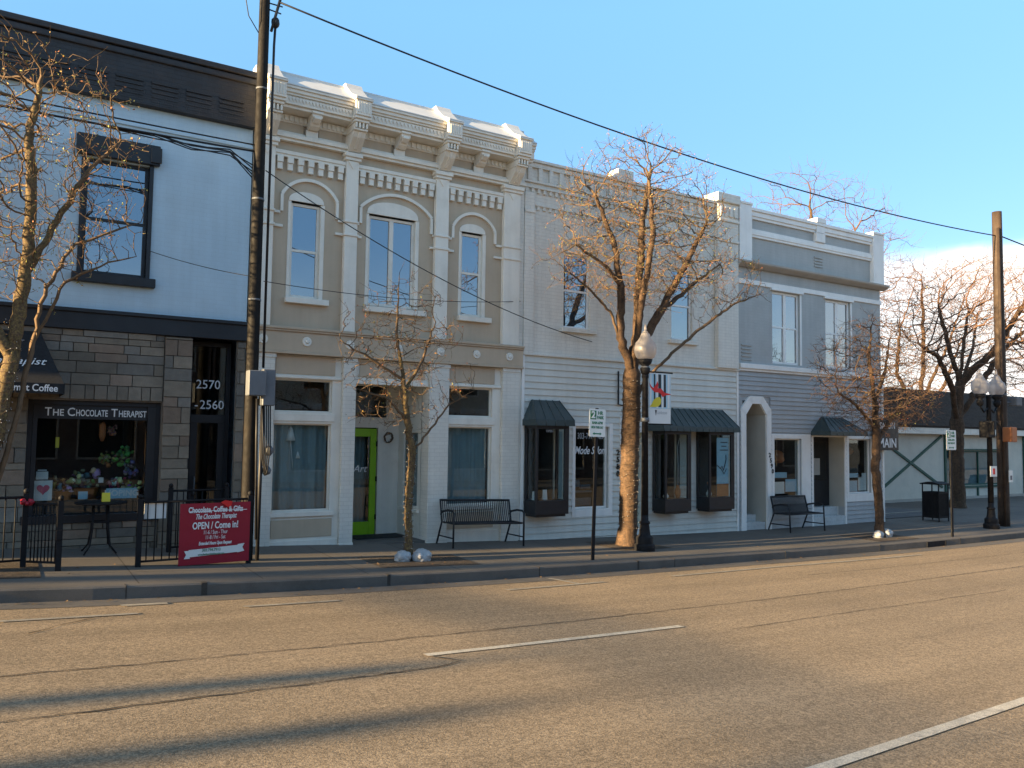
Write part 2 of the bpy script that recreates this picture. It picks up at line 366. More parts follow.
def dup(o, parent=None):
    c = o.copy(); C.objects.link(c)
    if parent: c.parent = parent
    for ch in list(o.children): dup(ch, c)
    return c

# ------------------------------------------------------------------ windows
def window(b, x0, x1, z0, z1, y, fm, gm, fw=.05, rail=None, mull=(), sill=None, sm=None, name='window', fd=.06, back=None, arch=None):
    """frame (mesh), panes, optional sill; y = outer face of the sash"""
    f = MB()
    f.box(x0, x0 + fw, y, y + fd, z0, z1); f.box(x1 - fw, x1, y, y + fd, z0, z1)
    f.box(x0 + fw, x1 - fw, y, y + fd, z0, z0 + fw); f.box(x0 + fw, x1 - fw, y, y + fd, z1 - fw, z1)
    for mx, mw in mull: f.box(mx - mw / 2, mx + mw / 2, y - .004, y + fd, z0 + fw, z1 - fw)
    w = obj(name, f, fm, b, bevel=.004)
    xs = [x0 + fw] + [q for mx, mw in mull for q in (mx - mw / 2, mx + mw / 2)] + [x1 - fw]
    for i in range(0, len(xs), 2):
        if rail:
            obj('sash_rail', B(xs[i], xs[i + 1], y + .008, y + fd - .006, rail - .022, rail + .022), fm, w)
            obj('pane', B(xs[i], xs[i + 1], y + fd * .5, y + fd * .5 + .006, z0 + fw, rail - .022), gm, w)
            obj('pane', B(xs[i], xs[i + 1], y + fd * .38, y + fd * .38 + .006, rail + .022, z1 - fw), gm, w)
        else:
            obj('pane', B(xs[i], xs[i + 1], y + fd * .5, y + fd * .5 + .006, z0 + fw, z1 - fw), gm, w)
    if sill: obj('sill', B(*sill), sm or fm, w, bevel=.006)
    return w
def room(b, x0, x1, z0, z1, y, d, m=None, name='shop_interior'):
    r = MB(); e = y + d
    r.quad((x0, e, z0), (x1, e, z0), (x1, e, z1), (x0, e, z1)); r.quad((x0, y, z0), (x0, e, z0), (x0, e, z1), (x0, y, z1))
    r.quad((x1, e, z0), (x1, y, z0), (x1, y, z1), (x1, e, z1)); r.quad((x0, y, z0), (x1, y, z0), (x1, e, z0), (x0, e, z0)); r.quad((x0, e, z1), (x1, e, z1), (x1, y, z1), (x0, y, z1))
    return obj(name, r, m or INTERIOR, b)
def curtain(b, x0, x1, z0, z1, y, m, seed=0, amp=.03, freq=22.):
    r = random.Random(seed); n = int((x1 - x0) / .02); c = MB(); prev = None; ph = r.uniform(0, 6)
    for i in range(n + 1):
        x = x0 + (x1 - x0) * i / n; yy = y + amp * (sin(x * freq + ph) + .5 * sin(x * freq * 2.3 + ph * 2) + .4 * sin(x * 5 + ph))
        if prev: c.quad((prev[0], prev[1], z0), (x, yy, z0), (x, yy, z1), (prev[0], prev[1], z1), smooth=True)
        prev = (x, yy)
    return obj('curtain', c, m, b)
def shell(b, x0, x1, z0, z1, y1, m, roofm, side_y=0.02):
    s = MB(); s.quad((x0, side_y, z0), (x0, y1, z0), (x0, y1, z1), (x0, side_y, z1)); s.quad((x1, y1, z0), (x1, side_y, z0), (x1, side_y, z1), (x1, y1, z1))
    s.quad((x1, y1, z0), (x0, y1, z0), (x0, y1, z1), (x1, y1, z1)); o = obj('wall', s, m, b)
    obj('roof', B(x0 + .02, x1 - .02, side_y + .25, y1 - .02, z1 - .5, z1 - .38), roofm, b); return o
SKYS, EXPO, CLOUD = 0.1, 2.13, 3.6
# ------------------------------------------------------------------ the setting
def strip(name, xs, ylo, yhi, zf, m, ny=2, label=None):
    s = MB()
    for i in range(len(xs) - 1):
        for j in range(ny):
            P = []
            for X, t in ((xs[i], j / ny), (xs[i + 1], j / ny), (xs[i + 1], (j + 1) / ny), (xs[i], (j + 1) / ny)):
                Y = ylo(X) + (yhi(X) - ylo(X)) * t; P.append((X, Y, zf(X, Y)))
            s.quad(*P, smooth=True)
    return obj(name, s, m, kind='structure')
XS = [-90 + 3 * i for i in range(30)] + [.5 * i for i in range(0, 60)] + [30 + 3 * i for i in range(31)]
def zg(X, Y):
    return zb(max(X, -200)) - .42
gx = [-700, -400, -200] + XS + [160, 250, 400, 700]
strip('ground', gx, lambda X: -500., lambda X: 500., zg, EARTH, 1)
strip('road', XS, lambda X: 2 * YC - yk(X), lambda X: yk(X), zr, ROAD, 12)
strip('pavement', XS, lambda X: yk(X) + .15, lambda X: (.35 if X < 21.4 else 3.98), zw, WALK, 3)
strip('pavement_opposite', XS, lambda X: -22.5, lambda X: 2 * YC - yk(X) - .15, lambda X, Y: zb(X) - .07, WALK, 1)
def kerb(name, side):
    s = MB()
    for i in range(len(XS) - 1):
        a, b = XS[i], XS[i + 1]
        def pr(X):
            y0 = yk(X); y1 = y0 + .15; zt = zw(X, y1) + .004; zbm = zr(X, y0) - .05
            if side < 0: y0, y1 = 2 * YC - y0, 2 * YC - y1; zt = zb(X) - .066
            return (X, y0, zbm), (X, y0, zt - .02), (X, y0 + .02 * side, zt), (X, y1, zt), (X, y1, zbm)
        A, Bq = pr(a), pr(b)
        for k in range(4): s.quad(A[k], Bq[k], Bq[k + 1], A[k + 1], smooth=False)
    return obj(name, s, CONCRETE, kind='structure')
kerb('kerb', 1); kerb('kerb_opposite', -1)
kj = MB()
X = -20.0
while X < 60:
    if abs(X - 2.25) > .8 and abs(X - 4.79) > .8: kj.box(X, X + .014, yk(X) - .003, yk(X) + .149, zr(X, yk(X)) - .02, zw(X, yk(X) + .15) + .0055)
    X += 3.05
for X, w_ in ((2.22, .07), (4.77, .05), (9.6, .04)): kj.box(X, X + w_, yk(X) - .003, yk(X) + .10, zr(X, yk(X)) - .02, zw(X, yk(X) + .15) + .0055)
obj('kerb_joint', kj, TAR, kind='structure')
lt = MB(); rn = random.Random(77)
for k in range(520):
    t_ = rn.random(); X = rn.uniform(-4, 26)
    if t_ < .55: Y = yk(X) - abs(rn.gauss(0, .14)) - .02; Z = zr(X, Y) + .012
    elif t_ < .8: Y = yk(X) + .2 + rn.random() * 2.6; Z = zw(X, Y) + .008
    else:
        cx_, cy_ = rn.choice(((5.7, -1.95), (10.85, -1.15), (17.85, -2.05), (-.2, -1.9))); X, Y = rn.gauss(cx_, .5), min(-.1, rn.gauss(cy_, .35)); Z = zw(X, Y) + .012
        if Y < yk(X) + .2: continue
    an, s_ = rn.uniform(0, 6.28), rn.uniform(.012, .032); c_, n_ = cos(an) * s_, sin(an) * s_; h = rn.uniform(0, .012); b_ = rn.uniform(.5, 1.3)
    lt.quad((X - c_, Y - n_, Z), (X + n_ * .6, Y - c_ * .6, Z + h), (X + c_, Y + n_, Z + h * .4), (X - n_ * .6, Y + c_ * .6, Z + .001), col=(.17 * b_, .10 * b_, .045 * b_))
tag(obj('leaf_litter', lt, LEAFBITS), 'scattered dry brown leaves in the gutter and on the pavement', 'leaves', kind='stuff')
gut = strip('gutter', XS, lambda X: yk(X) - .42, lambda X: yk(X) - .002, lambda X, Y: zr(X, Y) + .004, CONCRETE, 1)
dr = MB(); dr.quad((21.35, .36, zw(21.4, .4) + .004), (25.4, .36, zw(25, .4) + .004), (25.4, 16, zw(25, .4)), (21.35, 16, zw(21.4, .4)))
obj('driveway', dr, DRIVE, kind='structure')
d2 = MB()
for y0 in (1.2, 2.4): d2.quad((21.5, y0, zw(22, .5) + .009), (25.2, y0 + .1, zw(25, .5) + .009), (25.2, y0 + .22, zw(25, .5) + .009), (21.5, y0 + .12, zw(22, .5) + .009))
obj('driveway_marking', d2, FADED, kind='structure')
def line(name, pts, w, m, dz=.008, wob=0., seed=0):
    """strip painted on the road along (x, y) points"""
    r = random.Random(seed); P = []
    for (xa, ya), (xb, yb) in zip(pts, pts[1:]):
        n = max(2, int(math.hypot(xb - xa, yb - ya) / (.12 if wob else .4)))
        for i in range(n): P.append((xa + (xb - xa) * i / n, ya + (yb - ya) * i / n))
    P.append(pts[-1]); s = MB(); L_ = []
    for i, (x, y) in enumerate(P):
        q, p = P[min(i + 1, len(P) - 1)], P[max(i - 1, 0)]; dx, dy = q[0] - p[0], q[1] - p[1]; l = math.hypot(dx, dy) or 1
        nx, ny = -dy / l, dx / l; o = r.uniform(-wob, wob); ww = w * (r.uniform(.4, 1.3) if wob else r.uniform(.93, 1.05))
        L_.append(((x + nx * (o + ww / 2), y + ny * (o + ww / 2)), (x + nx * (o - ww / 2), y + ny * (o - ww / 2))))
    for a, b in zip(L_, L_[1:]):
        s.quad(*[(x, y, zr(x, y) + dz) for x, y in (a[0], a[1], b[1], b[0])])
    return obj(name, s, m, kind='structure')
line('lane_marking', [(-8.9, -7.30), (-5.8, -7.24)], .10, PAINTLINE)
line('lane_marking', [(3.40, -7.13), (6.72, -6.99)], .10, PAINTLINE)
line('lane_marking', [(15.9, -6.85), (19.2, -6.8)], .10, PAINTLINE)
line('lane_marking', [(28.2, -6.8), (31.5, -6.8)], .10, PAINTLINE)
line('centre_line', [(-40, -10.5), (2, -10.74), (4.25, -10.69), (7.3, -10.46), (14, -10.35), (60, -10.35)], .09, PAINTLINE)
line('lane_marking', [(-30, -13.9), (-26.7, -13.9)], .10, PAINTLINE)
line('parking_marking', [(-6, -4.38), (-.2, -4.33)], .09, FADED)
line('parking_marking', [(.05, -4.33), (1.35, -4.23)], .09, FADED)
line('parking_marking', [(2.5, -4.14), (3.7, -4.06)], .09, FADED)
line('parking_marking', [(1.25, -3.68), (1.75, -3.66)], .12, FADED)
line('parking_marking', [(6.2, -4.0), (8.1, -3.85)], .09, FADED)
line('parking_marking', [(9.6, -3.75), (12.2, -3.62), (16.9, -3.68)], .09, FADED)
line('parking_marking', [(7.6, -3.9), (7.5, -3.2)], .09, FADED)
line('road_crack', [(-5, -8.0), (.08, -7.84), (2.2, -7.66), (3.3, -7.56), (3.62, -7.44), (3.42, -7.18)], .022, TAR, .007, .018, 3)
line('road_crack', [(-4, -6.7), (.1, -6.62), (3.3, -6.42), (8, -6.1), (15, -5.75), (26, -5.6)], .017, TAR, .007, .02, 5)
line('road_crack', [(7.2, -7.35), (9.8, -7.2), (13.6, -7.1)], .013, TAR, .007, .02, 6)
line('road_crack', [(.3, -5.0), (.9, -4.35)], .02, TAR, .007, .02, 8)
line('road_crack', [(12, -4.6), (17, -4.55), (24, -4.6)], .014, TAR, .007, .02, 9)
def pit(x0, x1, y0, y1):
    s = MB(); s.quad((x0, y0, zw(x0, y0) + .006), (x1, y0, zw(x1, y0) + .006), (x1, y1, zw(x1, y1) + .006), (x0, y1, zw(x0, y1) + .006)); obj('tree_pit', s, MULCH, kind='structure')
pit(4.95, 6.65, -2.5, -1.45); pit(10.2, 11.5, -1.75, -.6); pit(-.9, .5, -2.5, -1.3); pit(17.1, 18.6, -2.6, -1.5)
dn = MB(); X0, X1 = 18.35, 19.05
dn.quad((X0, yk(18.5) - .004, zr(18.5, -2.95) + .005), (X1, yk(18.9) - .004, zr(18.9, -2.95) + .005), (X1, yk(18.9) - .004, zw(18.9, -2.8) - .025), (X0, yk(18.5) - .004, zw(18.5, -2.8) - .025))
dn.box(X0 - .03, X0, yk(18.5) - .012, yk(18.5) + .02, zr(18.5, -2.95), zw(18.5, -2.8) - .02); dn.box(X1, X1 + .03, yk(18.9) - .012, yk(18.9) + .02, zr(18.9, -2.95), zw(18.9, -2.8) - .02)
tag(obj('storm_drain', dn, IRON), 'black storm drain mouth cut into the kerb near the corner', 'drain')

# ------------------------------------------------------------------ B1: white brick and stone shop, far left
b1 = thing('shop_building', 'white brick shop with black parapet and tan stone ground floor', 'building', (-1.4, 0, 0))
W1 = (.92, 1.84, 4.41, 6.22)
obj('wall', MB().wall(-6.2, 3.44, 3.6, 7.3, [W1, (-2.5, -1.5, 4.41, 6.22)], 0, .18), WHITE_BRICK, b1)
shell(b1, -6.2, 3.44, -.6, 8.05, 14, WHITE_BRICK, DARK)
p = MB(); p.box(-6.25, 3.44, -.13, .25, 7.17, 8.02); p.box(-6.27, 3.45, -.19, .27, 8.022, 8.12); p.box(-6.25, 3.44, -.17, -.131, 7.9, 8.0)
obj('parapet', p, PARAPET, b1, bevel=.01)
c = MB(); x = -6.0
while x < 3.2:
    for k in range(5): c.box(x, x + .40, -.13 - .005 * (k + 1), -.131, 7.24 + k * .075, 7.285 + k * .075)
    x += .52
obj('corbel_course', c, PARAPET, b1)
obj('string_course', B(-6.2, 3.44, -.035, -.001, 6.83, 6.87), WHITE_BRICK, b1)
def darkwin(xo):
    w = window(b1, W1[0] + xo, W1[1] + xo, W1[2], W1[3], .06, DARK, SKYGLASS, .055, 5.28, sill=(W1[0] + xo - .12, W1[1] + xo + .14, -.12, .05, 4.26, 4.40))
    l = MB(); l.box(W1[0] + xo - .12, W1[1] + xo + .14, -.09, -.001, 6.24, 6.56); l.box(W1[0] + xo - .14, W1[0] + xo + .02, -.12, -.091, 6.27, 6.52); l.box(W1[1] + xo, W1[1] + xo + .16, -.12, -.091, 6.27, 6.52)
    obj('lintel', l, DARK, w, bevel=.008)
    obj('jamb', B(W1[0] + xo - .05, W1[0] + xo, -.03, .06, 4.41, 6.235), DARK, w); obj('jamb', B(W1[1] + xo, W1[1] + xo + .06, -.03, .06, 4.41, 6.235), DARK, w)
darkwin(0); darkwin(-3.42)
obj('storefront_fascia', MB().box(-6.2, 3.44, -.10, -.001, 3.52, 3.84).box(-6.2, 3.44, -.14, -.101, 3.78, 3.84), DARK, b1, bevel=.008)
rr = random.Random(11)
st = MB()
holes = [(.33, 2.16, .62, 2.44), (-1.35, -.15, -.5, 2.4), (-4.3, -2.1, .62, 2.44)]
def stones(x0, x1, z0, z1, y, holes=(), d=.05, hs=(.10, .14, .18, .22)):
    z = z0
    while z < z1 - .02:
        h = rr.choice(hs); h = min(h, z1 - z); x = x0 - rr.uniform(0, .3)
        while x < x1:
            w = rr.uniform(.18, .62); a, b = max(x, x0), min(x + w, x1); x += w
            if b - a < .03: continue
            segs = [(a, b)]
            for q in holes:
                if q[2] < z + h - .03 and q[3] > z + .03:
                    ns = []
                    for s0, s1 in segs:
                        if s1 <= q[0] or s0 >= q[1]: ns.append((s0, s1))
                        else:
                            if s0 < q[0]: ns.append((s0, q[0]))
                            if s1 > q[1]: ns.append((q[1], s1))
                    segs = ns
            t = rr.uniform(.75, 1.25); k = rr.random(); bc = (.185, .155, .12) if k < .6 else ((.165, .15, .13) if k < .85 else (.215, .16, .12))
            for s0, s1 in segs:
                if s1 - s0 > .03:
                    e = rr.uniform(0, .022); st.box(s0 + .006, s1 - .006, y - d - e, y, z + .006, z + h - .006, col=tuple(v * t for v in bc))
        z += h
stones(-6.2, 2.16, -.4, 2.46, 0, holes); stones(-6.2, 2.16, 2.68, 3.52, 0, [(-6.3, 0, 2.6, 2.62)])
x = -6.2
while x < 2.16:                      # soldier course of uprights over the window
    w = rr.uniform(.12, .2); t = rr.uniform(.75, 1.25); st.box(x + .006, min(x + w, 2.16) - .006, -.055 - rr.uniform(0, .02), 0, 2.466, 2.674, col=(.19 * t, .16 * t, .125 * t)); x += w
obj('stone_wall', st, STONE, b1)
st = MB(); stones(2.165, 2.58, -.4, 3.5, -.06, (), .05, (.16, .2, .26)); obj('stone_pier', st, STONE, b1)
st = MB(); stones(3.30, 3.44, -.4, 3.5, .0, (), .04, (.2, .3)); obj('stone_jamb', st, STONE, b1)
obj('wall', MB().wall(-6.2, 2.58, -.6, 3.55, holes, -.012, .3).box(2.17, 2.575, -.06, -.013, -.5, 3.5), MORTAR, b1)
obj('wall', MB().wall(3.29, 3.45, -.6, 3.55, (), -.004, .6).quad((2.58, .0, -.5), (2.58, .6, -.5), (2.58, .6, 3.5), (2.58, 0, 3.5)), MORTAR, b1)
w = window(b1, .33, 2.16, .62, 2.44, .05, DARK, GLASS, .07, name='display_window', sill=(.30, 2.19, -.09, .05, .60, .72), fd=.08)
obj('frame_panel', B(1.97, 2.09, .03, .12, .69, 2.37), DARK, w); obj('frame_panel', B(.40, .46, .04, .11, .69, 2.37), DARK, w)
obj('sign_board', B(.46, 1.97, .085, .1, 2.16, 2.37), DARK, w)
for s_, xa, xb, sz in (('T', .55, .64, .175), ('HE', .655, .80, .14), ('C', .85, .95, .175), ('HOCOLATE', .965, 1.40, .14), ('T', 1.45, 1.54, .175), ('HERAPIST', 1.555, 1.955, .14)): text(s_, sz, ((xa + xb) / 2, .078, 2.25 + (sz - .14) * .3), LETTER, w, fit=xb - xa, bold=.002)
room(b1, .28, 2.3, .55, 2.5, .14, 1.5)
obj('display_shelf', B(.40, 2.09, .16, .8, .70, .92), DARK, b1)
dw = window(b1, 2.60, 3.29, .02, 3.5, .34, DARK, GLASS, .07, mull=(), name='door', fd=.06)
obj('door_rail', MB().box(2.67, 3.22, .335, .41, 2.14, 2.28).box(2.67, 2.78, .335, .41, .08, 2.14).box(3.11, 3.22, .335, .41, .08, 2.14).box(2.67, 3.22, .335, .41, .08, .32), DARK, dw, bevel=.004)
obj('handle', MB().tube([(2.75, .3, .95), (2.75, .27, .98), (2.75, .27, 1.22), (2.75, .3, 1.25)], .012, 8), GALV, dw)
text('2570', .21, (2.93, .332, 2.78), LETTER, dw, xs=.95); text('2560', .21, (3.0, .332, 2.44), LETTER, dw, xs=.95); text('-', .2, (2.75, .332, 2.44), LETTER, dw)
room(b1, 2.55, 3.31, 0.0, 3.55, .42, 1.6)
obj('doorstep', B(2.58, 3.30, -.02, .6, -.3, .05), CONCRETE, b1)
room(b1, -1.4, -.1, -.5, 2.45, .28, 1.5)
ed = window(b1, -1.33, -.17, .12, 2.38, .24, DARK, GLASS, .1, name='entry_door')
room(b1, -4.35, -2.05, .55, 2.5, .16, 1.5)
window(b1, -4.28, -2.12, .64, 2.42, .05, DARK, GLASS, .07, name='display_window')
# awning with valance
a = MB(); T0, T1 = -2.15, .43; E0, E1 = -2.45, .72; zt, ze, zv, yf = 3.46, 2.63, 2.49, -1.1
a.quad((E0, yf, ze), (E1, yf, ze), (T1, -.03, zt), (T0, -.03, zt)); a.quad((E1, yf, ze), (E1, -.03, ze), (T1, -.03, zt)); a.quad((E0, -.03, ze), (E0, yf, ze), (T0, -.03, zt))
a.box(E0, E1, yf - .012, yf + .001, zv, ze + .001); a.box(E1 - .001, E1 + .011, yf, -.03, zv, ze); a.box(E0 - .011, E0 + .001, yf, -.03, zv, ze)
aw = obj('awning', a, BLACKCLOTH, b1)
sl = math.degrees(math.atan2(zt - ze, 1.07))
def onslope(t): return -1.1 + 1.07 * t, ze + (zt - ze) * t
for s_, t, X, sz in (('The', .90, -.9, .2), ('Chocolates', .72, -.28, .2), ('Therapist', .37, .12, .24)):
    y_, z_ = onslope(t); text(s_, sz, (X, y_ - .012, z_ + .012), LETTER, aw, tilt=sl, shear=.35, xs=.8)
text('Gourmet Coffee', .135, (.26, yf - .016, 2.56), LETTER, aw, xs=.85, bold=.002)
# window display: each thing stands on the shelf or hangs in the window
def basket(x, y, z, r, col, lab, seed):
    t = thing('gift_basket', lab, 'gift basket', (x, y, z), 'gifts in the chocolate shop window')
    obj('basket', MB().lathe([(r * .6, z), (r * .8, z + r * .8), (r * .84, z + r * .82), (r * .7, z + r * .8)], x, y, 10), ORANGE, t)
    q = MB(); rn = random.Random(seed)
    for k in range(26): q.blob((x + rn.uniform(-r, r) * .8, y + rn.uniform(-r, r) * .6, z + r * (.8 + rn.uniform(0, 1.3))), r * rn.uniform(.10, .28), seed + k, 7, 5, .35, col=tuple(min(.7, c * rn.uniform(.5, 2.2)) for c in (col if rn.random() < .7 else (.4, .38, .36))), squash=(1, 1, rn.uniform(.5, 1.4)))
    obj('wrapping', q, LEAFBITS, t)
Z0 = .92
basket(.86, .33, Z0, .16, (.35, .16, .06), 'small gift basket with orange wrapping beside the heart poster', 1)
basket(1.18, .40, Z0, .22, (.07, .10, .08), 'tall dark green wrapped gift basket in the middle of the shop window', 2)
basket(1.60, .36, Z0, .15, (.35, .13, .16), 'pink and orange gift basket right of the dark green one', 3)
basket(1.86, .40, Z0, .13, (.22, .24, .10), 'yellow green gift basket at the right end of the shop window', 4)
def wreath_hang(x, y, z, r, cols, name, lab):
    t = thing(name, lab, 'ornament', (x, y, z + r)); rn = random.Random(int(x * 100)); q = MB()
    for k in range(34):
        an = rn.uniform(0, 6.28); rad = r * rn.uniform(.1, 1)
        q.blob((x + rad * cos(an), y + rn.uniform(-.05, .05), z + rad * sin(an)), r * rn.uniform(.10, .28), k, 7, 5, .35, col=tuple(c * rn.uniform(.5, 1.3) for c in rn.choice(cols)))
    obj('bow', q, LEAFBITS, t); obj('cord', MB().tube([(x, y, z + r * .8), (x, y, 2.40)], .004, 5), CABLE, t)
wreath_hang(1.66, .32, 1.62, .16, [(.08, .22, .06), (.12, .28, .08)], 'hanging_bow', 'green ribbon bow hanging in the shop window')
wreath_hang(1.45, .32, 1.55, .12, [(.25, .22, .06), (.2, .19, .09)], 'hanging_bow', 'olive yellow bow hanging left of the green ribbon bow')
wreath_hang(1.78, .34, 1.38, .13, [(.14, .17, .24), (.18, .2, .3)], 'hanging_bow', 'blue grey bow hanging below the green ribbon bow')
wreath_hang(1.50, .34, 2.00, .09, [(.34, .12, .12), (.4, .2, .16)], 'hanging_bow', 'pink bow hanging under the lettering in the shop window')
q = thing('paper_sign', 'long orange paper ornament hanging in the chocolate shop window', 'ornament', (1.36, .3, 1.8)); obj('sheet', MB().lathe([(.02, 1.82), (.05, 1.9), (.05, 2.08), (.01, 2.14)], 1.36, .3, 8), ORANGE, q)
hp = thing('heart_poster', 'white card with a large pink heart in the shop window', 'poster', (.58, .13, .93))
obj('card', B(.46, .70, .135, .14, .93, 1.23), PAPER, hp)
ht = [(.58 + .085 * (16 * sin(t) ** 3) / 16, 1.10 + .085 * (13 * cos(t) - 5 * cos(2 * t) - 2 * cos(3 * t) - cos(4 * t)) / 16) for t in [2 * pi * i / 40 for i in range(40)]]
obj('heart', MB().prism(ht, 'y', .131, .134), PINK, hp)
cs = thing('card_box', 'small white box standing above the heart poster', 'box', (.56, .2, 1.24)); obj('box', B(.48, .64, .18, .24, 1.24, 1.36).box(.5, .62, .2, .22, 1.37, 1.39), PAPER, cs, bevel=.004)
obj('stand', B(.50, .62, .19, .23, .92, 1.24), DARK, cs)
def smallsign(x, z, w, h, m, lab, s=None, col=None):
    t = thing('window_card', lab, 'card', (x, .2, z)); obj('card', B(x - w / 2, x + w / 2, .2, .206, z, z + h), m, t)
    if s: text(s, h * .8, (x, .198, z + h / 2), col, t, bold=.004)
smallsign(1.66, .93, .44, .16, BLUEPAPER, 'pale blue banner card lettered along the bottom of the shop window', 'HOPING', LETTER)
smallsign(.74, 1.72, .05, .16, YELLOW, 'thin yellow card hung at the left of the shop window')
smallsign(1.12, .93, .13, .12, BLUEPAPER, 'small pale blue card in the middle of the shop window')
smallsign(1.36, 1.18, .07, .08, PAPER, 'tiny white round card between the gift baskets')

# ------------------------------------------------------------------ B2: ornate tan and cream Victorian front
b2 = thing('shop_building', 'ornate tan two-storey shop with cream pilasters and bracketed cornice', 'building', (6.2, 0, 0))
holes = [(4.12, 4.72, 4.34, 6.06), (5.57, 6.57, 4.34, 6.06), (7.50, 8.05, 4.32, 6.01)]
shell(b2, 3.46, 8.96, -.6, 8.2, 14, CREAM_BRICK, DARK)
PIL = [(3.52, 3.81), (5.09, 5.33), (6.91, 7.19), (8.45, 8.84)]
w = MB().wall(3.46, 8.96, 3.36, 7.6, holes, 0, .2); obj('wall', w, TAN, b2)
for x0, x1 in PIL:
    q = MB(); q.box(x0, x1, -.11, -.001, 3.822, 7.02); q.box(x0 - .03, x1 + .03, -.15, -.002, 6.94, 7.0); q.box(x0 - .05, x1 + .05, -.18, -.003, 7.0, 7.079)
    q.box(x0 - .02, x1 + .02, -.135, -.004, 5.555, 5.60); q.box(x0 - .02, x1 + .02, -.135, -.004, 5.80, 5.84)
    cx = (x0 + x1) / 2; q.prism([(cx - .08, 6.92), (cx, 6.80), (cx + .08, 6.92)], 'y', -.13, -.111)
    obj('pilaster', q, CREAM, b2, bevel=.008)
obj('edge_pier', B(8.845, 8.965, -.05, -.001, 3.8, 7.55), CREAM_BRICK, b2)
BAYS = [(3.81, 5.09, 3.94, 4.99, 6.49), (5.33, 6.91, 5.39, 6.88, 6.50), (7.19, 8.45, 7.30, 8.31, 6.42)]
s = MB()
for bx0, bx1, a0, a1, zc in BAYS:
    for z in (5.56, 5.80):
        s.box(bx0 + .002, a0 + (.05 if z < 5.7 else .0), -.045, -.001, z, z + .045); s.box(a1 - (.05 if z < 5.7 else .0), bx1 - .002, -.045, -.001, z, z + .045)
obj('string_course', s, CREAM, b2, bevel=.004)
for bx0, bx1, a0, a1, zc in BAYS:   # raised arch mouldings
    zs = zc - .33; cx = (a0 + a1) / 2; hw = (a1 - a0) / 2; rise = zc - zs; R = (hw * hw + rise * rise) / (2 * rise); zc0 = zc - R; A0 = math.asin(hw / R)
    def ring(r): return [(cx + r * sin(-A0 + 2 * A0 * i / 20), zc0 + r * cos(-A0 + 2 * A0 * i / 20)) for i in range(21)]
    q = MB(); o_, i_ = ring(R), ring(R - .055)
    for k in range(20): q.prism([o_[k], o_[k + 1], i_[k + 1], i_[k]], 'y', -.05, -.001)
    zl = i_[0][1]
    q.box(a0, a0 + .05, -.048, -.002, 5.847, zl + .01); q.box(a1 - .05, a1, -.048, -.002, 5.847, zl + .01)
    obj('arch_moulding', q, CREAM, b2)
for bx0, bx1, a0, a1, zc in BAYS:   # drop dentils
    q = MB(); q.box(bx0 + .003, bx1 - .003, -.07, -.001, 6.80, 6.845); q.box(bx0 + .003, bx1 - .003, -.09, -.002, 6.845, 6.91)
    n = round((bx1 - bx0) / .185); st_ = (bx1 - bx0) / n
    for k in range(n):
        c0 = bx0 + st_ * (k + .5); q.box(c0 - .052, c0 + .052, -.10, -.003, 6.69, 6.799); q.box(c0 - .045, c0 + .045, -.075, -.003, 6.57, 6.689)
    obj('dentil_course', q, CREAM, b2, bevel=.004)
# upper windows
def vicwin(x0, x1, z0, z1, hoodz, rail, mull, sx0, sx1, sz, blind):
    w = window(b2, x0, x1, z0, z1, .05, CREAM, SKYGLASS, .05, rail, mull, sill=(sx0, sx1, -.10, .06, sz - .03, sz + .07), sm=CREAM)
    cx = (x0 + x1) / 2; hw = (x1 - x0) / 2 + .05; zs = z1 + .02
    arc = [(cx + hw * cos(pi * i / 14), zs + (hoodz - zs) * sin(pi * i / 14) ** .8) for i in range(15)]
    obj('arched_head', MB().prism(arc, 'y', -.03, .12), CREAM, w)
    obj('casing', MB().box(x1, x1 + .075, -.012, .10, z0, z1 + .02).box(x0 - .055, x0, -.012, .10, z0, z1 + .02), CREAM, w, bevel=.005)
vicwin(4.14, 4.67, 4.36, 6.04, 6.24, 5.20, (), 4.06, 4.84, 4.28, 0)
vicwin(5.59, 6.53, 4.36, 6.04, 6.32, None, ((6.06, .085),), 5.52, 6.76, 4.26, 0)
vicwin(7.53, 8.01, 4.34, 5.99, 6.18, 5.20, (), 7.46, 8.20, 4.26, 0)
# frieze and cornice
X0, X1 = 3.47, 8.955
f = MB(); f.box(X0, X1, -.10, -.001, 7.08, 7.13); f.box(X0, X1, -.14, -.002, 7.13, 7.20); f.box(X0, X1, -.06, -.003, 7.20, 7.26); f.box(X0, X1, -.06, -.003, 7.42, 7.62)
obj('frieze', f, CREAM, b2, bevel=.005)
axes = [3.68, 5.21, 7.05, 8.64]
for i in range(3):
    l, r_ = axes[i] + .16, axes[i + 1] - .16; m_ = (l + r_) / 2
    obj('frieze_panel', B(l + .03, m_ - .14, -.035, -.002, 7.262, 7.418), TAN, b2); obj('frieze_panel', B(m_ + .14, r_ - .03, -.035, -.002, 7.262, 7.418), TAN, b2)
for i in range(3):
    dn = MB(); l, r_ = axes[i] + .17, axes[i + 1] - .17; n = 14; m_ = (l + r_) / 2
    for k in range(n):
        c0 = l + (r_ - l) * (k + .5) / n
        if abs(c0 - m_) > .12: dn.box(c0 - .024, c0 + .024, -.10, -.0745, 7.445, 7.535)
    dn.box(l, r_, -.075, -.0605, 7.44, 7.54); obj('dentil_course', dn, CREAM, b2)
CY = -.42
c = MB(); c.box(X0, X1, CY + .05, -.004, 7.56, 7.61); c.box(X0, X1, CY, -.005, 7.612, 7.76); c.box(X0, X1, CY - .03, -.006, 7.76, 7.80); c.box(X0, X1, CY - .06, -.007, 7.80, 7.86); c.box(X0, X1, CY - .09, -.008, 7.86, 7.905)
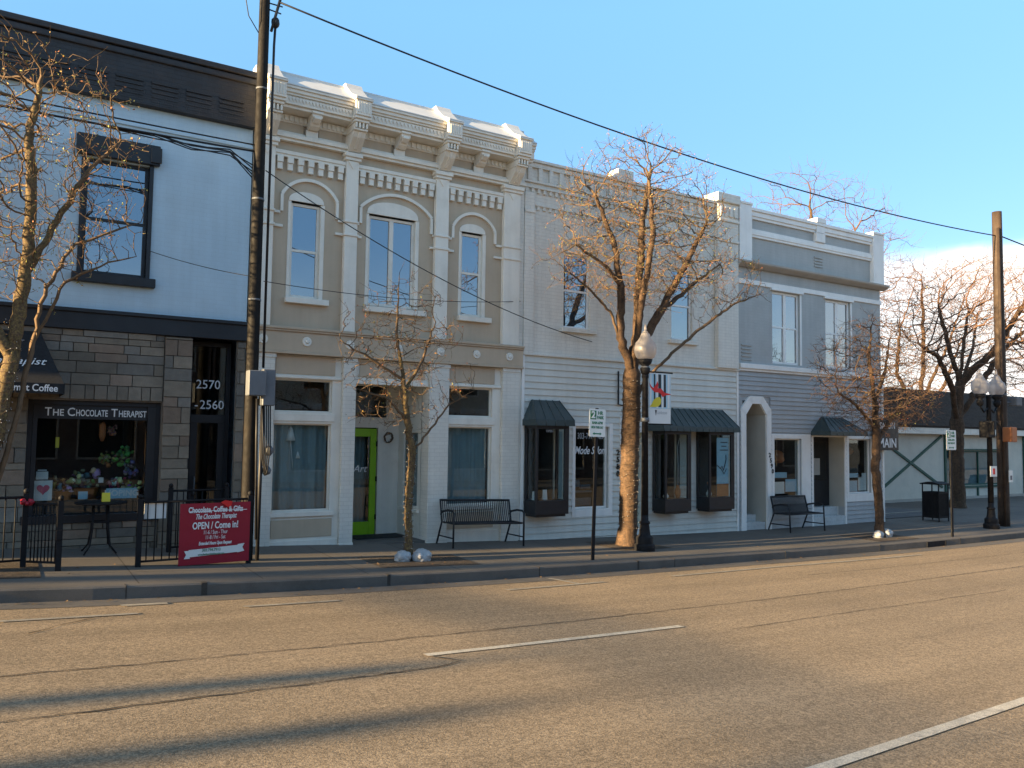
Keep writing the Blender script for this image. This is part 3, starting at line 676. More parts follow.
for i in range(3):
    l, r_ = axes[i] + .17, axes[i + 1] - .17; n = 20
    for k in range(n):
        c0 = l + (r_ - l) * (k + .5) / n; c.prism([(c0 - .03, 7.735), (c0 + .03, 7.735), (c0, 7.66)], 'y', CY - .018, CY - .001)
obj('cornice', c, CREAM, b2, bevel=.005)
rf = MB(); rf.prism([(CY - .10, 7.907), (CY - .10, 7.925), (.02, 8.30), (.02, 7.907)], 'x', X0, X1); rf.box(X0 - .01, X1 + .01, .0, .22, 8.10, 8.335)
obj('cornice_roof', rf, WHITEMETAL, b2)
for cx in axes:
    q = MB(); hw = .145; yb = -.60
    q.box(cx - hw, cx + hw, yb, -.05, 7.63, 7.90)
    for k in range(5): q.box(cx - hw + .03 + k * .05, cx - hw + .055 + k * .05, yb - .012, yb + .001, 7.67, 7.86)
    q.box(cx - hw - .02, cx + hw + .02, yb - .03, -.05, 7.90, 7.93); q.box(cx - hw - .01, cx + hw + .01, yb + .03, -.05, 7.58, 7.629); q.box(cx - hw + .01, cx + hw - .01, yb + .07, -.05, 7.53, 7.579)
    for k in range(4): q.box(cx - .115 + k * .065, cx - .08 + k * .065, yb + .09, -.3, 7.43, 7.529)
    q.box(cx - .12, cx + .12, yb + .16, -.05, 7.43, 7.528)
    q.box(cx - .13, cx + .13, yb + .12, -.05, 7.395, 7.429)
    q.prism([(-.005, 7.395), (yb + .17, 7.395), (yb + .22, 7.30), (-.20, 7.14), (-.16, 7.10), (-.005, 7.10)], 'x', cx - .115, cx + .115)
    q.prism([(-.2, 7.38), (yb + .15, 7.38), (yb + .2, 7.29), (-.22, 7.13), (-.2, 7.13)], 'x', cx - .03, cx + .03)
    b_ = obj('bracket', q, CREAM, b2, bevel=.006)
    cap = MB(); cap.prism([(yb - .03, 7.932), (yb - .03, 7.95), (-.36, 8.08), (-.12, 8.28), (-.04, 8.39), (.1, 8.39), (.1, 7.932)], 'x', cx - hw - .01, cx + hw + .01)
    obj('bracket_cap', cap, WHITEMETAL, b_)
for i in range(3):
    m_ = (axes[i] + axes[i + 1]) / 2; q = MB()
    q.prism([(-.062, 7.58), (-.36, 7.58), (-.37, 7.50), (-.28, 7.44), (-.24, 7.38), (-.16, 7.34), (-.062, 7.34)], 'x', m_ - .09, m_ + .09); q.box(m_ - .11, m_ + .11, -.10, -.061, 7.20, 7.34); q.box(m_ - .10, m_ + .10, -.40, -.06, 7.555, 7.60)
    q.prism([(-.3, 7.50), (-.385, 7.50), (-.39, 7.47), (-.3, 7.41)], 'x', m_ - .06, m_ + .06)
    obj('bracket', q, CREAM, b2, bevel=.006, label='small scrolled bracket between the pilasters')
# storefront
obj('storefront_cornice', MB().box(3.47, 8.955, -.16, -.002, 3.775, 3.82).box(3.47, 8.955, -.135, -.001, 3.74, 3.775), TAN, b2, bevel=.006)
fa = obj('storefront_fascia', MB().box(3.47, 8.955, -.10, -.001, 3.40, 3.74).box(3.47, 8.955, -.13, -.002, 3.355, 3.40), TAN, b2, bevel=.006)
for X in (3.70, 4.46, 5.25, 6.2, 7.07, 7.86, 8.62):
    m_ = MB(); n = 24
    m_.tube([(X, -.101, 3.585), (X, -.125, 3.585)], [.085, .078], n); m_.tube([(X, -.124, 3.585), (X, -.14, 3.585)], [.045, .025], 12)
    obj('medallion', m_, CREAM, fa)
PIER = [(3.47, 3.93), (5.155, 5.40), (6.87, 7.29), (8.50, 8.89)]
for x0, x1 in PIER: obj('pier', MB().box(x0, x1, -.07, .25, -.6, 3.33).box(x0 - .015, x1 + .015, -.09, .25, 3.28, 3.354).box(x0 - .01, x1 + .01, -.085, .25, -.6, .06), CREAM_BRICK, b2, bevel=.006)
obj('wall', MB().box(8.892, 8.96, -.02, .2, -.6, 3.35), CREAM, b2)
def bay(x0, x1, jl, jr, zt0, zt1):
    # jl/jr: left and right jamb widths
    gx0, gx1 = x0 + jl, x1 - jr; f = MB()
    f.wall(x0, x1, -.6, 3.35, [(gx0, gx1, 2.36, 2.93), (gx0, gx1, .64, 2.16)], 0.02, .12)
    f.box(gx0 - .05, gx1 + .05, -.005, .019, 2.20, 2.33); f.box(gx0 - .07, gx1 + .07, -.03, .018, .55, .63); f.box(x0 + .004, x1 - .004, -.012, .017, -.6, .14); f.box(x0 + .002, x1 - .002, -.02, .016, 2.945, 2.99)
    o = obj('storefront_bay', f, CREAM, b2, bevel=.005)
    obj('panel', B(gx0, gx1 + .04, .002, .019, 3.02, 3.33), TAN, o, bevel=.004); obj('panel', B(gx0, gx1 + .05, .004, .019, .19, .50), TAN, o, bevel=.004)
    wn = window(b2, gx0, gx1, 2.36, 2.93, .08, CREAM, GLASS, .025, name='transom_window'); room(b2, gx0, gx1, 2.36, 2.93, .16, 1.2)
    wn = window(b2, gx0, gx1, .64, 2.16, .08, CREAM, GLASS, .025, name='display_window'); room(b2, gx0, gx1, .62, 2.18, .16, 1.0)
    curtain(wn, gx0 + .02, gx1 - .02, .66, 2.15, .21, CURTAIN, int(x0 * 10))
bay(3.932, 5.153, .03, .165, 0, 0); bay(7.292, 8.498, .03, .19, 0, 0)
def bell(x, z, s):  # pale bell-shaped forms added behind the glass, each with a thin tail
    t = thing('pale_bell_shape', 'pale bell shape with a thin tail behind the curtained window' if s > .9 else 'small pale bell shape beside the larger one in the window', 'ornament', (x, .2, z))
    obj('bell', MB().lathe([(.085 * s, z), (.06 * s, z + .1 * s), (.035 * s, z + .2 * s), (.015 * s, z + .24 * s)], x, .21, 10), PAPER, t); obj('ribbon', MB().tube([(x, .21, z + .24 * s), (x, .21, 2.12)], .004, 4).tube([(x, .21, z), (x + .03, .2, z - .3), (x + .08, .2, z - .75)], .008, 4), PAPER, t)
bell(4.32, 1.86, 1.0); bell(4.44, 1.55, .7)
# recessed entry
rx0, rx1, ry = 5.405, 6.865, 1.3
obj('entry_header', MB().box(5.402, 6.868, .0, .2, 2.93, 3.35).box(5.402, 6.868, -.03, -.001, 2.90, 2.99), CREAM, b2, bevel=.005)
obj('panel', B(5.48, 6.80, -.018, -.001, 3.03, 3.32), TAN, b2, bevel=.004)
r_ = MB(); r_.wall(rx0 - .3, rx1, -.6, 3.1, [(5.42, 6.42, -.02, 2.12), (5.50, 6.64, 2.30, 2.98)], ry, .1)
r_.quad((rx0, .2, -.6), (rx0, ry, -.6), (rx0, ry, 3.1), (rx0, .2, 3.1)); r_.quad((rx0, .2, 3.08), (rx1, .2, 3.08), (rx1, ry, 3.08), (rx0, ry, 3.08))
# right side wall (faces left) with a hole for the side window
sy0, sy1 = .34, 1.08
for y0, y1, z0, z1 in ((.25, sy0, -.6, 3.1), (sy1, ry, -.6, 3.1), (sy0, sy1, -.6, .56), (sy0, sy1, 2.08, 3.1)): r_.quad((rx1, y1, z0), (rx1, y0, z0), (rx1, y0, z1), (rx1, y1, z1))
obj('entry_wall', r_, CREAM, b2)
sw = MB(); sw.box(rx1, rx1 + .05, sy0, sy0 + .05, .56, 2.08); sw.box(rx1, rx1 + .05, sy1 - .05, sy1, .56, 2.08); sw.box(rx1, rx1 + .05, sy0 + .05, sy1 - .05, .56, .61); sw.box(rx1, rx1 + .05, sy0 + .05, sy1 - .05, 2.03, 2.08); sw.box(rx1 - .05, rx1 - .001, sy0 - .06, sy1 + .06, .49, .56)
o = obj('side_window', sw, CREAM, b2, bevel=.004); obj('pane', B(rx1 + .03, rx1 + .034, sy0 + .05, sy1 - .05, .61, 2.03), GLASS, o)
cq = MB(); cq.box(rx1 + .09, rx1 + .10, sy0 + .0, sy1 + .0, .56, 2.08); obj('curtain', cq, CURTAIN, o)
d = MB(); d.box(5.44, 5.56, 1.32, 1.37, .0, 2.10); d.box(6.27, 6.40, 1.32, 1.37, .0, 2.10); d.box(5.56, 6.27, 1.32, 1.37, 1.94, 2.10); d.box(5.56, 6.27, 1.32, 1.37, .0, .26)
dd = obj('door', d, GREENDOOR, b2, bevel=.006); obj('pane', B(5.56, 6.27, 1.34, 1.346, .26, 1.94), GLASS, dd); obj('hinge', MB().box(6.385, 6.415, 1.305, 1.33, .3, .4).box(6.385, 6.415, 1.305, 1.33, 1.05, 1.15).box(6.385, 6.415, 1.305, 1.33, 1.75, 1.85), IRON, dd)
obj('handle', MB().tube([(5.5, 1.31, .95), (5.5, 1.26, .95), (5.5, 1.26, 1.1), (5.5, 1.31, 1.1)], .012, 8), IRON, dd)
text('Art', .2, (6.06, 1.335, 1.30), LETTER, dd, shear=.3)
curtain(dd, 5.5, 6.3, .1, 2.05, 1.55, CURTAIN, 3); room(b2, 5.3, 6.7, -.1, 3.0, 1.41, 1.0)
window(b2, 5.50, 6.64, 2.30, 2.98, 1.33, CREAM, GLASS, .03, name='transom_window')
obj('entry_floor', B(5.403, 6.867, -.02, 1.4, -.4, zw(6, 0) + .012), CONCRETE, b2)
wr = thing('wreath', 'small brown twig wreath on the white wall beside the green door', 'wreath', (6.63, 1.28, 1.86)); q = MB(); rn = random.Random(4)
for k in range(60):
    an = 6.283 * k / 60; rad = .085 + rn.uniform(-.03, .03); an2 = an + rn.uniform(.3, .9)
    q.tube([(6.63 + rad * cos(an), 1.285 - rn.uniform(0, .03), 1.93 + rad * sin(an)), (6.63 + .1 * cos(an2), 1.27 - rn.uniform(0, .03), 1.93 + .1 * sin(an2))], .006, 4)
obj('twigs', q, TWIG, wr)
mt = thing('door_mat', 'dark rubber mat on the step before the lime green door', 'mat', (6.3, .85, zw(6, 0) + .014)); obj('mat', B(5.75, 6.75, .6, 1.15, zw(6, 0) + .013, zw(6, 0) + .028), BLACKCLOTH, mt, bevel=.005)
# ------------------------------------------------------------------ B3: ivory brick over pale lap siding
b3 = thing('shop_building', 'ivory brick shop over pale lap siding with three black box windows', 'building', (12, 0, 0))
shell(b3, 8.97, 15.29, -.6, 7.62, 14, OFFBRICK, DARK)
H1 = (10.02, 10.73, 4.31, 5.93); H2 = (13.10, 13.77, 4.29, 5.95)
obj('wall', MB().wall(8.97, 15.29, 3.66, 7.7, [H1, H2], 0, .18).box(8.97, 15.29, .0, .2, 7.6, 7.7), OFFBRICK, b3)
c = MB(); c.box(8.97, 15.25, -.10, .24, 7.70, 7.76); c.box(8.97, 14.48, -.06, -.001, 7.60, 7.699)
c.box(8.97, 14.48, -.05, -.001, 7.28, 7.33)
x = 9.05
while x < 14.4: c.box(x, x + .10, -.05, -.002, 7.331, 7.599); x += .27
x = 9.0
while x < 14.4: c.box(x, x + .07, -.045, -.001, 7.07, 7.16); x += .15
c.box(8.97, 14.48, -.06, -.001, 7.161, 7.20)
x = 9.0
while x < 14.4: c.box(x, x + .07, -.03, -.001, 6.72, 6.80); x += .15
c.box(8.97, 14.48, -.04, -.001, 6.801, 6.83)
obj('cornice', c, OFFBRICK, b3, bevel=.004)
q = MB(); q.box(14.50, 15.2, -.13, -.001, 3.70, 7.70); q.box(14.46, 15.24, -.17, .3, 7.762, 7.98); q.box(14.52, 15.2, -.17, -.131, 7.28, 7.34); q.box(14.52, 15.2, -.17, -.131, 6.78, 6.84)
for k in range(4): q.box(14.56 + k * .16, 14.66 + k * .16, -.16, -.131, 7.40, 7.64)
obj('corner_pier', q, OFFBRICK, b3, bevel=.006)
obj('edge_pier', MB().box(8.975, 9.22, -.07, -.002, 3.70, 7.06).box(8.975, 9.22, -.09, -.002, 6.62, 6.7), OFFBRICK, b3, bevel=.006)
obj('parapet_block', B(11.42, 11.88, -.08, .3, 7.762, 8.0), OFFBRICK, b3, bevel=.01)
obj('drip_course', MB().box(8.97, 15.29, -.075, -.001, 3.655, 3.70), OFFBRICK, b3, bevel=.006)
w_ = window(b3, H1[0], H1[1], H1[2], H1[3], .06, WHITE, SKYGLASS, .045, 5.12, sill=(9.93, 10.85, -.10, .06, 4.21, 4.30), sm=OFFBRICK)
w2_ = window(b3, H2[0], H2[1], H2[2], H2[3], .06, WHITE, SKYGLASS, .045, 5.1, sill=(13.0, 13.9, -.10, .06, 4.19, 4.28), sm=OFFBRICK)
for (h, w) in ((H1, w_), (H2, w2_)):
    cx = (h[0] + h[1]) / 2; q = MB()
    for R0 in (.50, .62):
        o_ = [(cx + R0 * cos(radians(25 + 130 * i / 14)), 5.72 + R0 * .95 * sin(radians(25 + 130 * i / 14))) for i in range(15)]
        i_ = [(cx + (R0 - .05) * cos(radians(25 + 130 * i / 14)), 5.72 + (R0 - .05) * .95 * sin(radians(25 + 130 * i / 14))) for i in range(15)]
        for k in range(14): q.prism([o_[k], o_[k + 1], i_[k + 1], i_[k]], 'y', -.03 - R0 * .02, -.001)
    obj('brick_arch', q, OFFBRICK, w)
obj('blind', B(H2[0] + .05, H2[1] - .05, .12, .125, 4.33, 5.0), BLIND, w2_)
GX = (11.62, 12.30)
holes3 = [(10.27, 11.36, .30, 2.30), (11.56, 12.38, -.6, 2.5), (9.10, 9.83, .55, 2.2), (12.55, 13.24, .55, 2.12), (13.9, 14.63, .55, 2.12)]
obj('lap_siding', MB().siding(9.03, 15.27, -.45, 3.655, holes3, -.004, .135), SIDING, b3)
obj('corner_board', B(8.965, 9.03, -.05, -.001, -.6, 3.655), WHITE, b3, bevel=.004); obj('corner_board', B(15.22, 15.285, -.045, -.026, -.6, 3.655), WHITE, b3, bevel=.004)
obj('wall', MB().wall(8.97, 15.29, -.6, 3.66, [(10.35, 11.28, .46, 2.22), (11.6, 12.32, -.6, 2.45), (9.1, 9.83, .55, 2.2), (12.55, 13.24, .55, 2.12), (13.9, 14.63, .55, 2.12)], 0, .2), SIDING, b3)
def boxwin(x0, x1, z0, z1, yb, mulls, lab):
    f = MB(); pw = .055; zb_ = z0 + .28
    f.box(x0, x1, yb, -.03, z0, zb_); f.box(x0 + .04, x1 - .04, yb + .05, -.03, z0 - .05, z0 - .001)
    f.box(x0, x1, yb, -.03, z1 - .07, z1)
    for x in (x0, x1 - pw): f.box(x, x + pw, yb, yb + pw, zb_ + .001, z1 - .071); f.box(x, x + pw, -.09, -.03, zb_ + .001, z1 - .071)
    f.box(x1 - pw - .05, x1 - pw - .001, yb + .005, yb + pw, zb_ + .001, z1 - .071)
    w = obj('box_window', f, DARK, b3, bevel=.005)
    obj('pane', B(x0 + pw, x1 - pw - .05, yb + .03, yb + .034, zb_, z1 - .07), GLASS, w)
    obj('pane', B(x0 + .026, x0 + .03, yb + pw, -.09, zb_, z1 - .07), GLASS, w); obj('pane', B(x1 - .03, x1 - .026, yb + pw, -.09, zb_, z1 - .07), GLASS, w)
    room(w, x0 + .08, x1 - .08, z0 + .2, z1 - .02, .02, 1.2)
    return w
bw1 = boxwin(9.06, 9.87, .43, 2.22, -.46, (), '')
bw2 = boxwin(12.50, 13.29, .36, 2.15, -.46, (), ''); bw3 = boxwin(13.86, 14.68, .36, 2.15, -.46, (), '')
obj('curtain', B(9.68, 9.75, -.38, -.36, .75, 2.1), CURTAIN, bw1)
text('OPEN', .07, (9.4, -.433, 2.10), DIMLETTER, bw1); 
obj('poster', B(14.15, 14.53, -.405, -.40, .66, 2.02), BLUEPAPER, bw3); obj('poster_picture', MB().box(14.15, 14.53, -.409, -.4055, .66, .95), ORANGE, bw3)
pq = MB(); pq.tube([(14.16, -.412, 1.38), (14.26, -.412, 1.30), (14.31, -.412, 1.36), (14.36, -.412, 1.26), (14.45, -.412, 1.52), (14.44, -.412, 1.62)], .009, 5).tube([(14.28, -.412, 1.3), (14.38, -.412, 1.18), (14.46, -.412, 1.3)], .007, 5); obj('poster_drawing', pq, DARK, bw3)
for k, wd in enumerate((.22, .16, .26)): obj('poster_line', B(14.34 - wd / 2 + .04, 14.34 + wd / 2 + .04, -.411, -.4055, 1.90 - k * .09, 1.925 - k * .09), GALV, bw3)
def awning(b, E0, E1, T0, T1, ye, yt, ze, zv, zt, m, nrib):
    a = MB(); a.quad((E0, ye, ze), (E1, ye, ze), (T1, yt, zt), (T0, yt, zt)); a.quad((E1, ye, ze), (E1, -.03, ze), (T1, -.03, zt), (T1, yt, zt)); a.quad((E0, -.03, ze), (E0, ye, ze), (T0, yt, zt), (T0, -.03, zt)); a.quad((T0, yt, zt), (T1, yt, zt), (T1, -.03, zt), (T0, -.03, zt))
    a.box(E0 - .012, E1 + .012, ye - .012, ye, zv, ze + .004); a.box(E1, E1 + .012, ye, -.03, zv, ze + .003); a.box(E0 - .012, E0, ye, -.03, zv, ze + .003)
    o = obj('awning', a, m, b); r = MB()
    for k in range(nrib + 1):
        t = k / nrib; r.tube([(E0 + (E1 - E0) * t, ye - .014, zv), (E0 + (E1 - E0) * t, ye - .008, ze), (T0 + (T1 - T0) * t, yt, zt + .006)], .011, 5)
    for t in (.5,): r.tube([(E0, ye * (1 - t), ze), (T0, yt * (1 - t), zt)], .011, 5); r.tube([(E1, ye * (1 - t), ze), (T1, yt * (1 - t), zt)], .011, 5)
    obj('rib', r, m, o); return o
awning(b3, 9.0, 9.93, 9.20, 9.86, -.54, -.10, 2.33, 2.21, 2.74, AWNING, 4)
awning(b3, 12.36, 14.74, 12.55, 14.70, -.56, -.05, 2.26, 2.15, 2.68, AWNING, 12)
w = window(b3, 10.35, 11.26, .46, 2.22, .05, WHITE, GLASS, .045, name='display_window')
obj('casing', MB().box(10.27, 10.348, -.035, .02, .302, 2.298).box(11.262, 11.358, -.035, .02, .302, 2.298).box(10.349, 11.261, -.035, .02, 2.222, 2.298).box(10.349, 11.261, -.035, .02, .302, .458), WHITE, w, bevel=.004)
room(w, 10.3, 11.3, .4, 2.3, .14, 1.4)
text('303-797-3383', .185, (10.82, .07, 2.01), DIMLETTER, w, xs=.68); text('Mode Salon', .235, (10.80, .07, 1.70), LETTER, w, shear=.35, xs=.72, bold=.003)
obj('window_display', MB().box(10.5, 11.1, .4, .5, .5, .66).box(10.46, 11.15, .42, .46, .78, .82).box(10.48, 10.8, .42, .5, .9, 1.05).box(10.84, 11.1, .42, .5, .86, .95), GALV, w)
dd = MB(); dd.box(11.62, 11.72, .25, .30, 0, 2.1); dd.box(12.2, 12.30, .25, .30, 0, 2.1); dd.box(11.72, 12.2, .25, .30, 1.95, 2.1); dd.box(11.72, 12.2, .25, .30, 0, .3)
dq = obj('door', dd, DKGREENDOOR, b3, bevel=.005); obj('pane', B(11.72, 12.2, .27, .276, .3, 1.95), GLASS, dq); room(dq, 11.6, 12.33, -.1, 2.45, .31, 1.0)
obj('door_surround', MB().box(11.56, 11.62, -.04, .3, -.6, 2.45).box(12.302, 12.38, -.04, .3, -.6, 2.45).box(11.621, 12.301, -.04, .3, 2.11, 2.45).box(11.621, 12.301, .0, .35, -.6, -.02), WHITE, b3, bevel=.004)
for k, ch in enumerate('2580'): text(ch, .17, (11.50, -.04, 1.66 - k * .155), IRON, b3, bold=.004, ext=.006, name='house_number')
obj('conduit', MB().tube([(11.48, -.06, 3.45), (11.48, -.06, 2.72), (11.6, -.06, 2.70)], .018, 8), IRON, b3)
def vase(x, y, z, h, r, m, lab, name='vase'):
    t = thing(name, lab, 'vase', (x, y, z)); obj('body', MB().lathe([(r * .6, z), (r, z + h * .35), (r * .9, z + h * .6), (r * .45, z + h * .85), (r * .6, z + h)], x, y, 12), m, t); return t
zf = .36 + .285
v = vase(13.04, -.28, zf, .30, .075, ORANGE, 'orange clay vase holding a bare stem in a black box window'); obj('stem', MB().tube([(13.04, -.28, zf + .25), (13.06, -.27, zf + .7), (13.05, -.26, zf + 1.15), (13.12, -.25, zf + 1.35)], [.012, .01, .008, .005], 5), BLIND, v)
vase(12.68, -.28, zf, .12, .07, PAPER, 'low white bowl on the ledge of the black box window beside the orange vase', 'bowl')
v = vase(14.02, -.28, zf, .16, .07, PAPER, 'white pot with one red bloom in the black box window with the poster', 'flower_pot'); obj('bloom', MB().tube([(14.02, -.28, zf + .14), (14.0, -.28, zf + .3)], .006, 4).blob((14.0, -.28, zf + .32), .03, 3), ORANGE, v)
zf = .43 + .285
for x, h, lab in ((9.17, .17, 'short white card standing by the left pane of the leftmost black box window'), (9.42, .2, 'white card standing behind the front pane of the leftmost black box window')):
    t = thing('window_card', lab, 'card', (x, -.25, zf)); obj('card', MB().prism([(-.28, zf), (-.22, zf), (-.25, zf + h)], 'x', x - .05, x + .05), PAPER, t)

# ------------------------------------------------------------------ B4: blue-grey corner shop
b4 = thing('shop_building', 'blue-grey two-storey shop with white bands at the right end of the row', 'building', (18.2, 0, 0))
XA, XB = 15.30, 21.10
shell(b4, XA, XB, -.6, 7.7, 14, GREYWALL, DARK)
U1 = (16.56, 17.62, 3.93, 5.79); U2 = (18.67, 19.73, 3.93, 5.79)
obj('wall', MB().wall(XA, XB, 3.72, 7.72, [U1, U2], 0, .2).box(XA, XB, .0, .22, 7.6, 7.72), GREYWALL, b4)
obj('pilaster', B(XA - .04, XA + .40, -.12, -.001, 6.42, 7.84).box(XA - .06, XA + .42, -.14, .26, 7.842, 7.90), WHITE, b4, bevel=.006); obj('pilaster', B(XB - .44, XB + .04, -.12, .25, 6.42, 7.84).box(XB - .46, XB + .06, -.14, .26, 7.842, 7.9), WHITE, b4, bevel=.006)
tb = MB(); tb.box(XA + .402, XB - .442, -.05, -.001, 7.07, 7.13); tb.box(XA + .402, XB - .442, -.07, -.001, 7.13, 7.22); tb.box(XA + .402, XB - .442, -.05, -.001, 7.22, 7.28)
tb.box(XA + .402, XB - .442, -.05, -.001, 7.53, 7.60); tb.box(XA + .402, XB - .442, -.08, -.001, 7.60, 7.72); tb.box(XA + .402, XB - .442, -.12, .24, 7.722, 7.80)
obj('parapet_band', tb, WHITE, b4, bevel=.005)
obj('centre_pier', MB().box(18.20, 18.58, -.1, -.001, 7.285, 7.525).box(18.20, 18.58, -.13, .25, 7.802, 7.93).box(18.22, 18.56, -.1, -.081, 7.53, 7.72), WHITE, b4, bevel=.006)
for k in range(4): pass
obj('vent', MB().box(18.22, 18.56, -.03, -.001, 6.62, 6.66).box(18.22, 18.56, -.03, -.001, 6.70, 6.74).box(18.22, 18.56, -.03, -.001, 6.78, 6.82).box(18.22, 18.56, -.03, -.001, 6.86, 6.90), GREYWALL, b4)
lg = MB(); lg.prism([(-.001, 6.27), (-.10, 6.27), (-.22, 6.33), (-.25, 6.36), (-.25, 6.40), (-.001, 6.42)], 'x', XA - .1, XB + .1)
obj('ledge', lg, LEDGE, b4)
bd = MB(); bd.box(XA, XB, -.04, -.001, 5.86, 5.98)
for u in (U1, U2): bd.box(u[0] - .08, u[1] + .1, -.065, -.0015, 5.80, 5.859)
obj('label_band', bd, WHITE, b4, bevel=.005)
obj('sill_band', MB().box(XA - .02, XB + .03, -.12, -.001, 3.74, 3.86).box(XA - .01, XB + .02, -.07, -.002, 3.68, 3.74), WHITE, b4, bevel=.006)
for u in (U1, U2):
    w = window(b4, *u, .05, WHITE, SKYGLASS, .06, 4.88, (((u[0] + u[1]) / 2 - .0, .10),))
    obj('casing', B(u[1] + .004, u[1] + .07, -.012, -.002, u[2], u[3]), WHITE, w)
obj('louvre', MB().box(15.42, 15.78, -.03, -.001, 3.95, 3.98).box(15.42, 15.78, -.03, -.001, 4.04, 4.07).box(15.42, 15.78, -.03, -.001, 4.13, 4.16).box(15.42, 15.78, -.03, -.001, 4.22, 4.25).box(15.42, 15.78, -.03, -.001, 4.31, 4.34), GREYWALL, b4)
arch_h = (15.36, 16.44, -.6, 3.06)
holes4 = [arch_h, (16.48, 17.98, .36, 2.14), (18.02, 19.46, -.6, 2.12), (19.47, 20.70, .34, 2.12)]
obj('lap_siding', MB().siding(XA + .002, XB - .04, -.5, 3.675, holes4, -.004, .115), GREYSIDE, b4)
obj('wall', MB().wall(XA, XB, -.6, 3.70, [(15.46, 16.36, -.6, 2.95), (16.58, 17.64, .52, 2.02), (18.1, 19.4, -.6, 2.08), (19.57, 20.57, .56, 2.04)], 0, .2), GREYSIDE, b4)
obj('corner_board', B(XB - .04, XB + .03, -.05, .1, -.6, 3.675), WHITE, b4, bevel=.004)
# octagonal arch opening
o_ = [(15.36, -.6), (15.36, 2.74), (15.66, 3.06), (16.14, 3.06), (16.44, 2.74), (16.44, -.6)]; i_ = [(15.53, -.6), (15.53, 2.60), (15.76, 2.88), (16.06, 2.88), (16.29, 2.60), (16.29, -.6)]
f = MB()
for k in range(5): f.prism([o_[k], o_[k + 1], i_[k + 1], i_[k]], 'y', -.055, -.003)
af = obj('archway_frame', f, WHITE, b4, bevel=.004)
fi = MB()
for k in range(5):
    (xa, za), (xb, zb2) = i_[k], i_[k + 1]; fi.quad((xa, -.004, za), (xb, -.004, zb2), (xb, 1.2, zb2), (xa, 1.2, za))

fi.quad((15.4, 1.2, -.6), (16.4, 1.2, -.6), (16.4, 1.2, 3), (15.4, 1.2, 3))
obj('archway_lining', fi, BEIGE, b4)
obj('archway_door', MB().box(15.60, 16.24, 1.17, 1.198, .12, 2.2).box(15.66, 16.18, 1.16, 1.171, .3, 1.1).box(15.66, 16.18, 1.16, 1.171, 1.2, 2.1), BEIGE, b4, bevel=.005)
obj('step', MB().box(15.535, 16.285, .02, 1.2, -.6, -.06).box(15.536, 16.284, .32, 1.2, -.06, .10), TILE, b4, bevel=.004)
for k, ch in enumerate('2590'): text(ch, .15, (16.37 + k * .035, -.062, 1.60 - k * .135), IRON, b4, bold=.004, ext=.004, name='house_number')
# shop windows and door
def shopwin(x0, x1, z0, z1, ox0, ox1, oz0, oz1):
    w = window(b4, x0, x1, z0, z1, .05, WHITE, GLASS, .03, name='display_window')
    obj('casing', MB().box(ox0, x0 - .001, -.035, .02, oz0, oz1).box(x1 + .001, ox1, -.035, .02, oz0, oz1).box(x0, x1, -.035, .02, z1 + .001, oz1).box(x0, x1, -.035, .02, oz0, z0 - .001), WHITE, w, bevel=.004)
    room(w, x0 - .04, x1 + .04, z0 - .04, z1 + .04, .14, 1.0); return w
w = shopwin(16.58, 17.64, .52, 2.02, 16.48, 17.98, .36, 2.14)
obj('poster', B(16.64, 17.1, .10, .105, .62, .92), PAPER, w); obj('poster', B(17.14, 17.58, .10, .105, .66, .98), BLUEPAPER, w); obj('poster', B(16.7, 17.2, .10, .105, 1.02, 1.16), BLUEPAPER, w)
obj('window_display', MB().blob((16.8, .45, 1.35), .12, 4, squash=(1, 1, 2)).blob((17.35, .5, 1.55), .16, 5), ORANGE, w)
w = shopwin(19.57, 20.57, .56, 2.04, 19.47, 20.70, .34, 2.12)
obj('poster', B(19.64, 20.1, .10, .105, .6, .9), BLUEPAPER, w); obj('poster', B(20.14, 20.5, .10, .105, .62, 1.1), PAPER, w); obj('poster', B(19.7, 20.3, .10, .105, .98, 1.1), BLUEPAPER, w)
obj('window_display', MB().blob((20.0, .5, 1.6), .13, 6).blob((20.35, .5, 1.7), .1, 7), ORANGE, w)
dr_ = MB(); dr_.box(18.1, 19.4, .47, .52, .22, 2.08); d4 = obj('door', dr_, DARK, b4)
obj('pane', B(18.3, 19.25, .462, .469, .9, 1.95), DIMGLASS, d4); obj('notice', B(18.62, 18.98, .455, .461, 1.05, 1.50), BEIGE, d4); obj('handle', MB().tube([(18.2, .44, 1.0), (18.2, .40, 1.02), (18.2, .4, 1.2), (18.2, .44, 1.22)], .012, 6), GALV, d4)
obj('door_surround', MB().box(18.02, 18.098, -.03, .5, -.6, 2.12).box(19.402, 19.465, -.03, .5, -.6, 2.12).box(18.099, 19.401, -.03, .47, 2.082, 2.12), WHITE, b4, bevel=.004)
obj('door_reveal', B(19.385, 19.401, .0, .469, .21, 2.08), BEIGE, b4)
obj('step', MB().box(18.1, 19.4, -.02, .6, -.6, -.02).box(18.1, 19.4, .22, .6, -.02, .21), TILE, b4, bevel=.004)
awning(b4, 18.0, 19.52, 18.38, 19.14, -.62, -.12, 2.22, 2.12, 2.60, AWNING, 6)

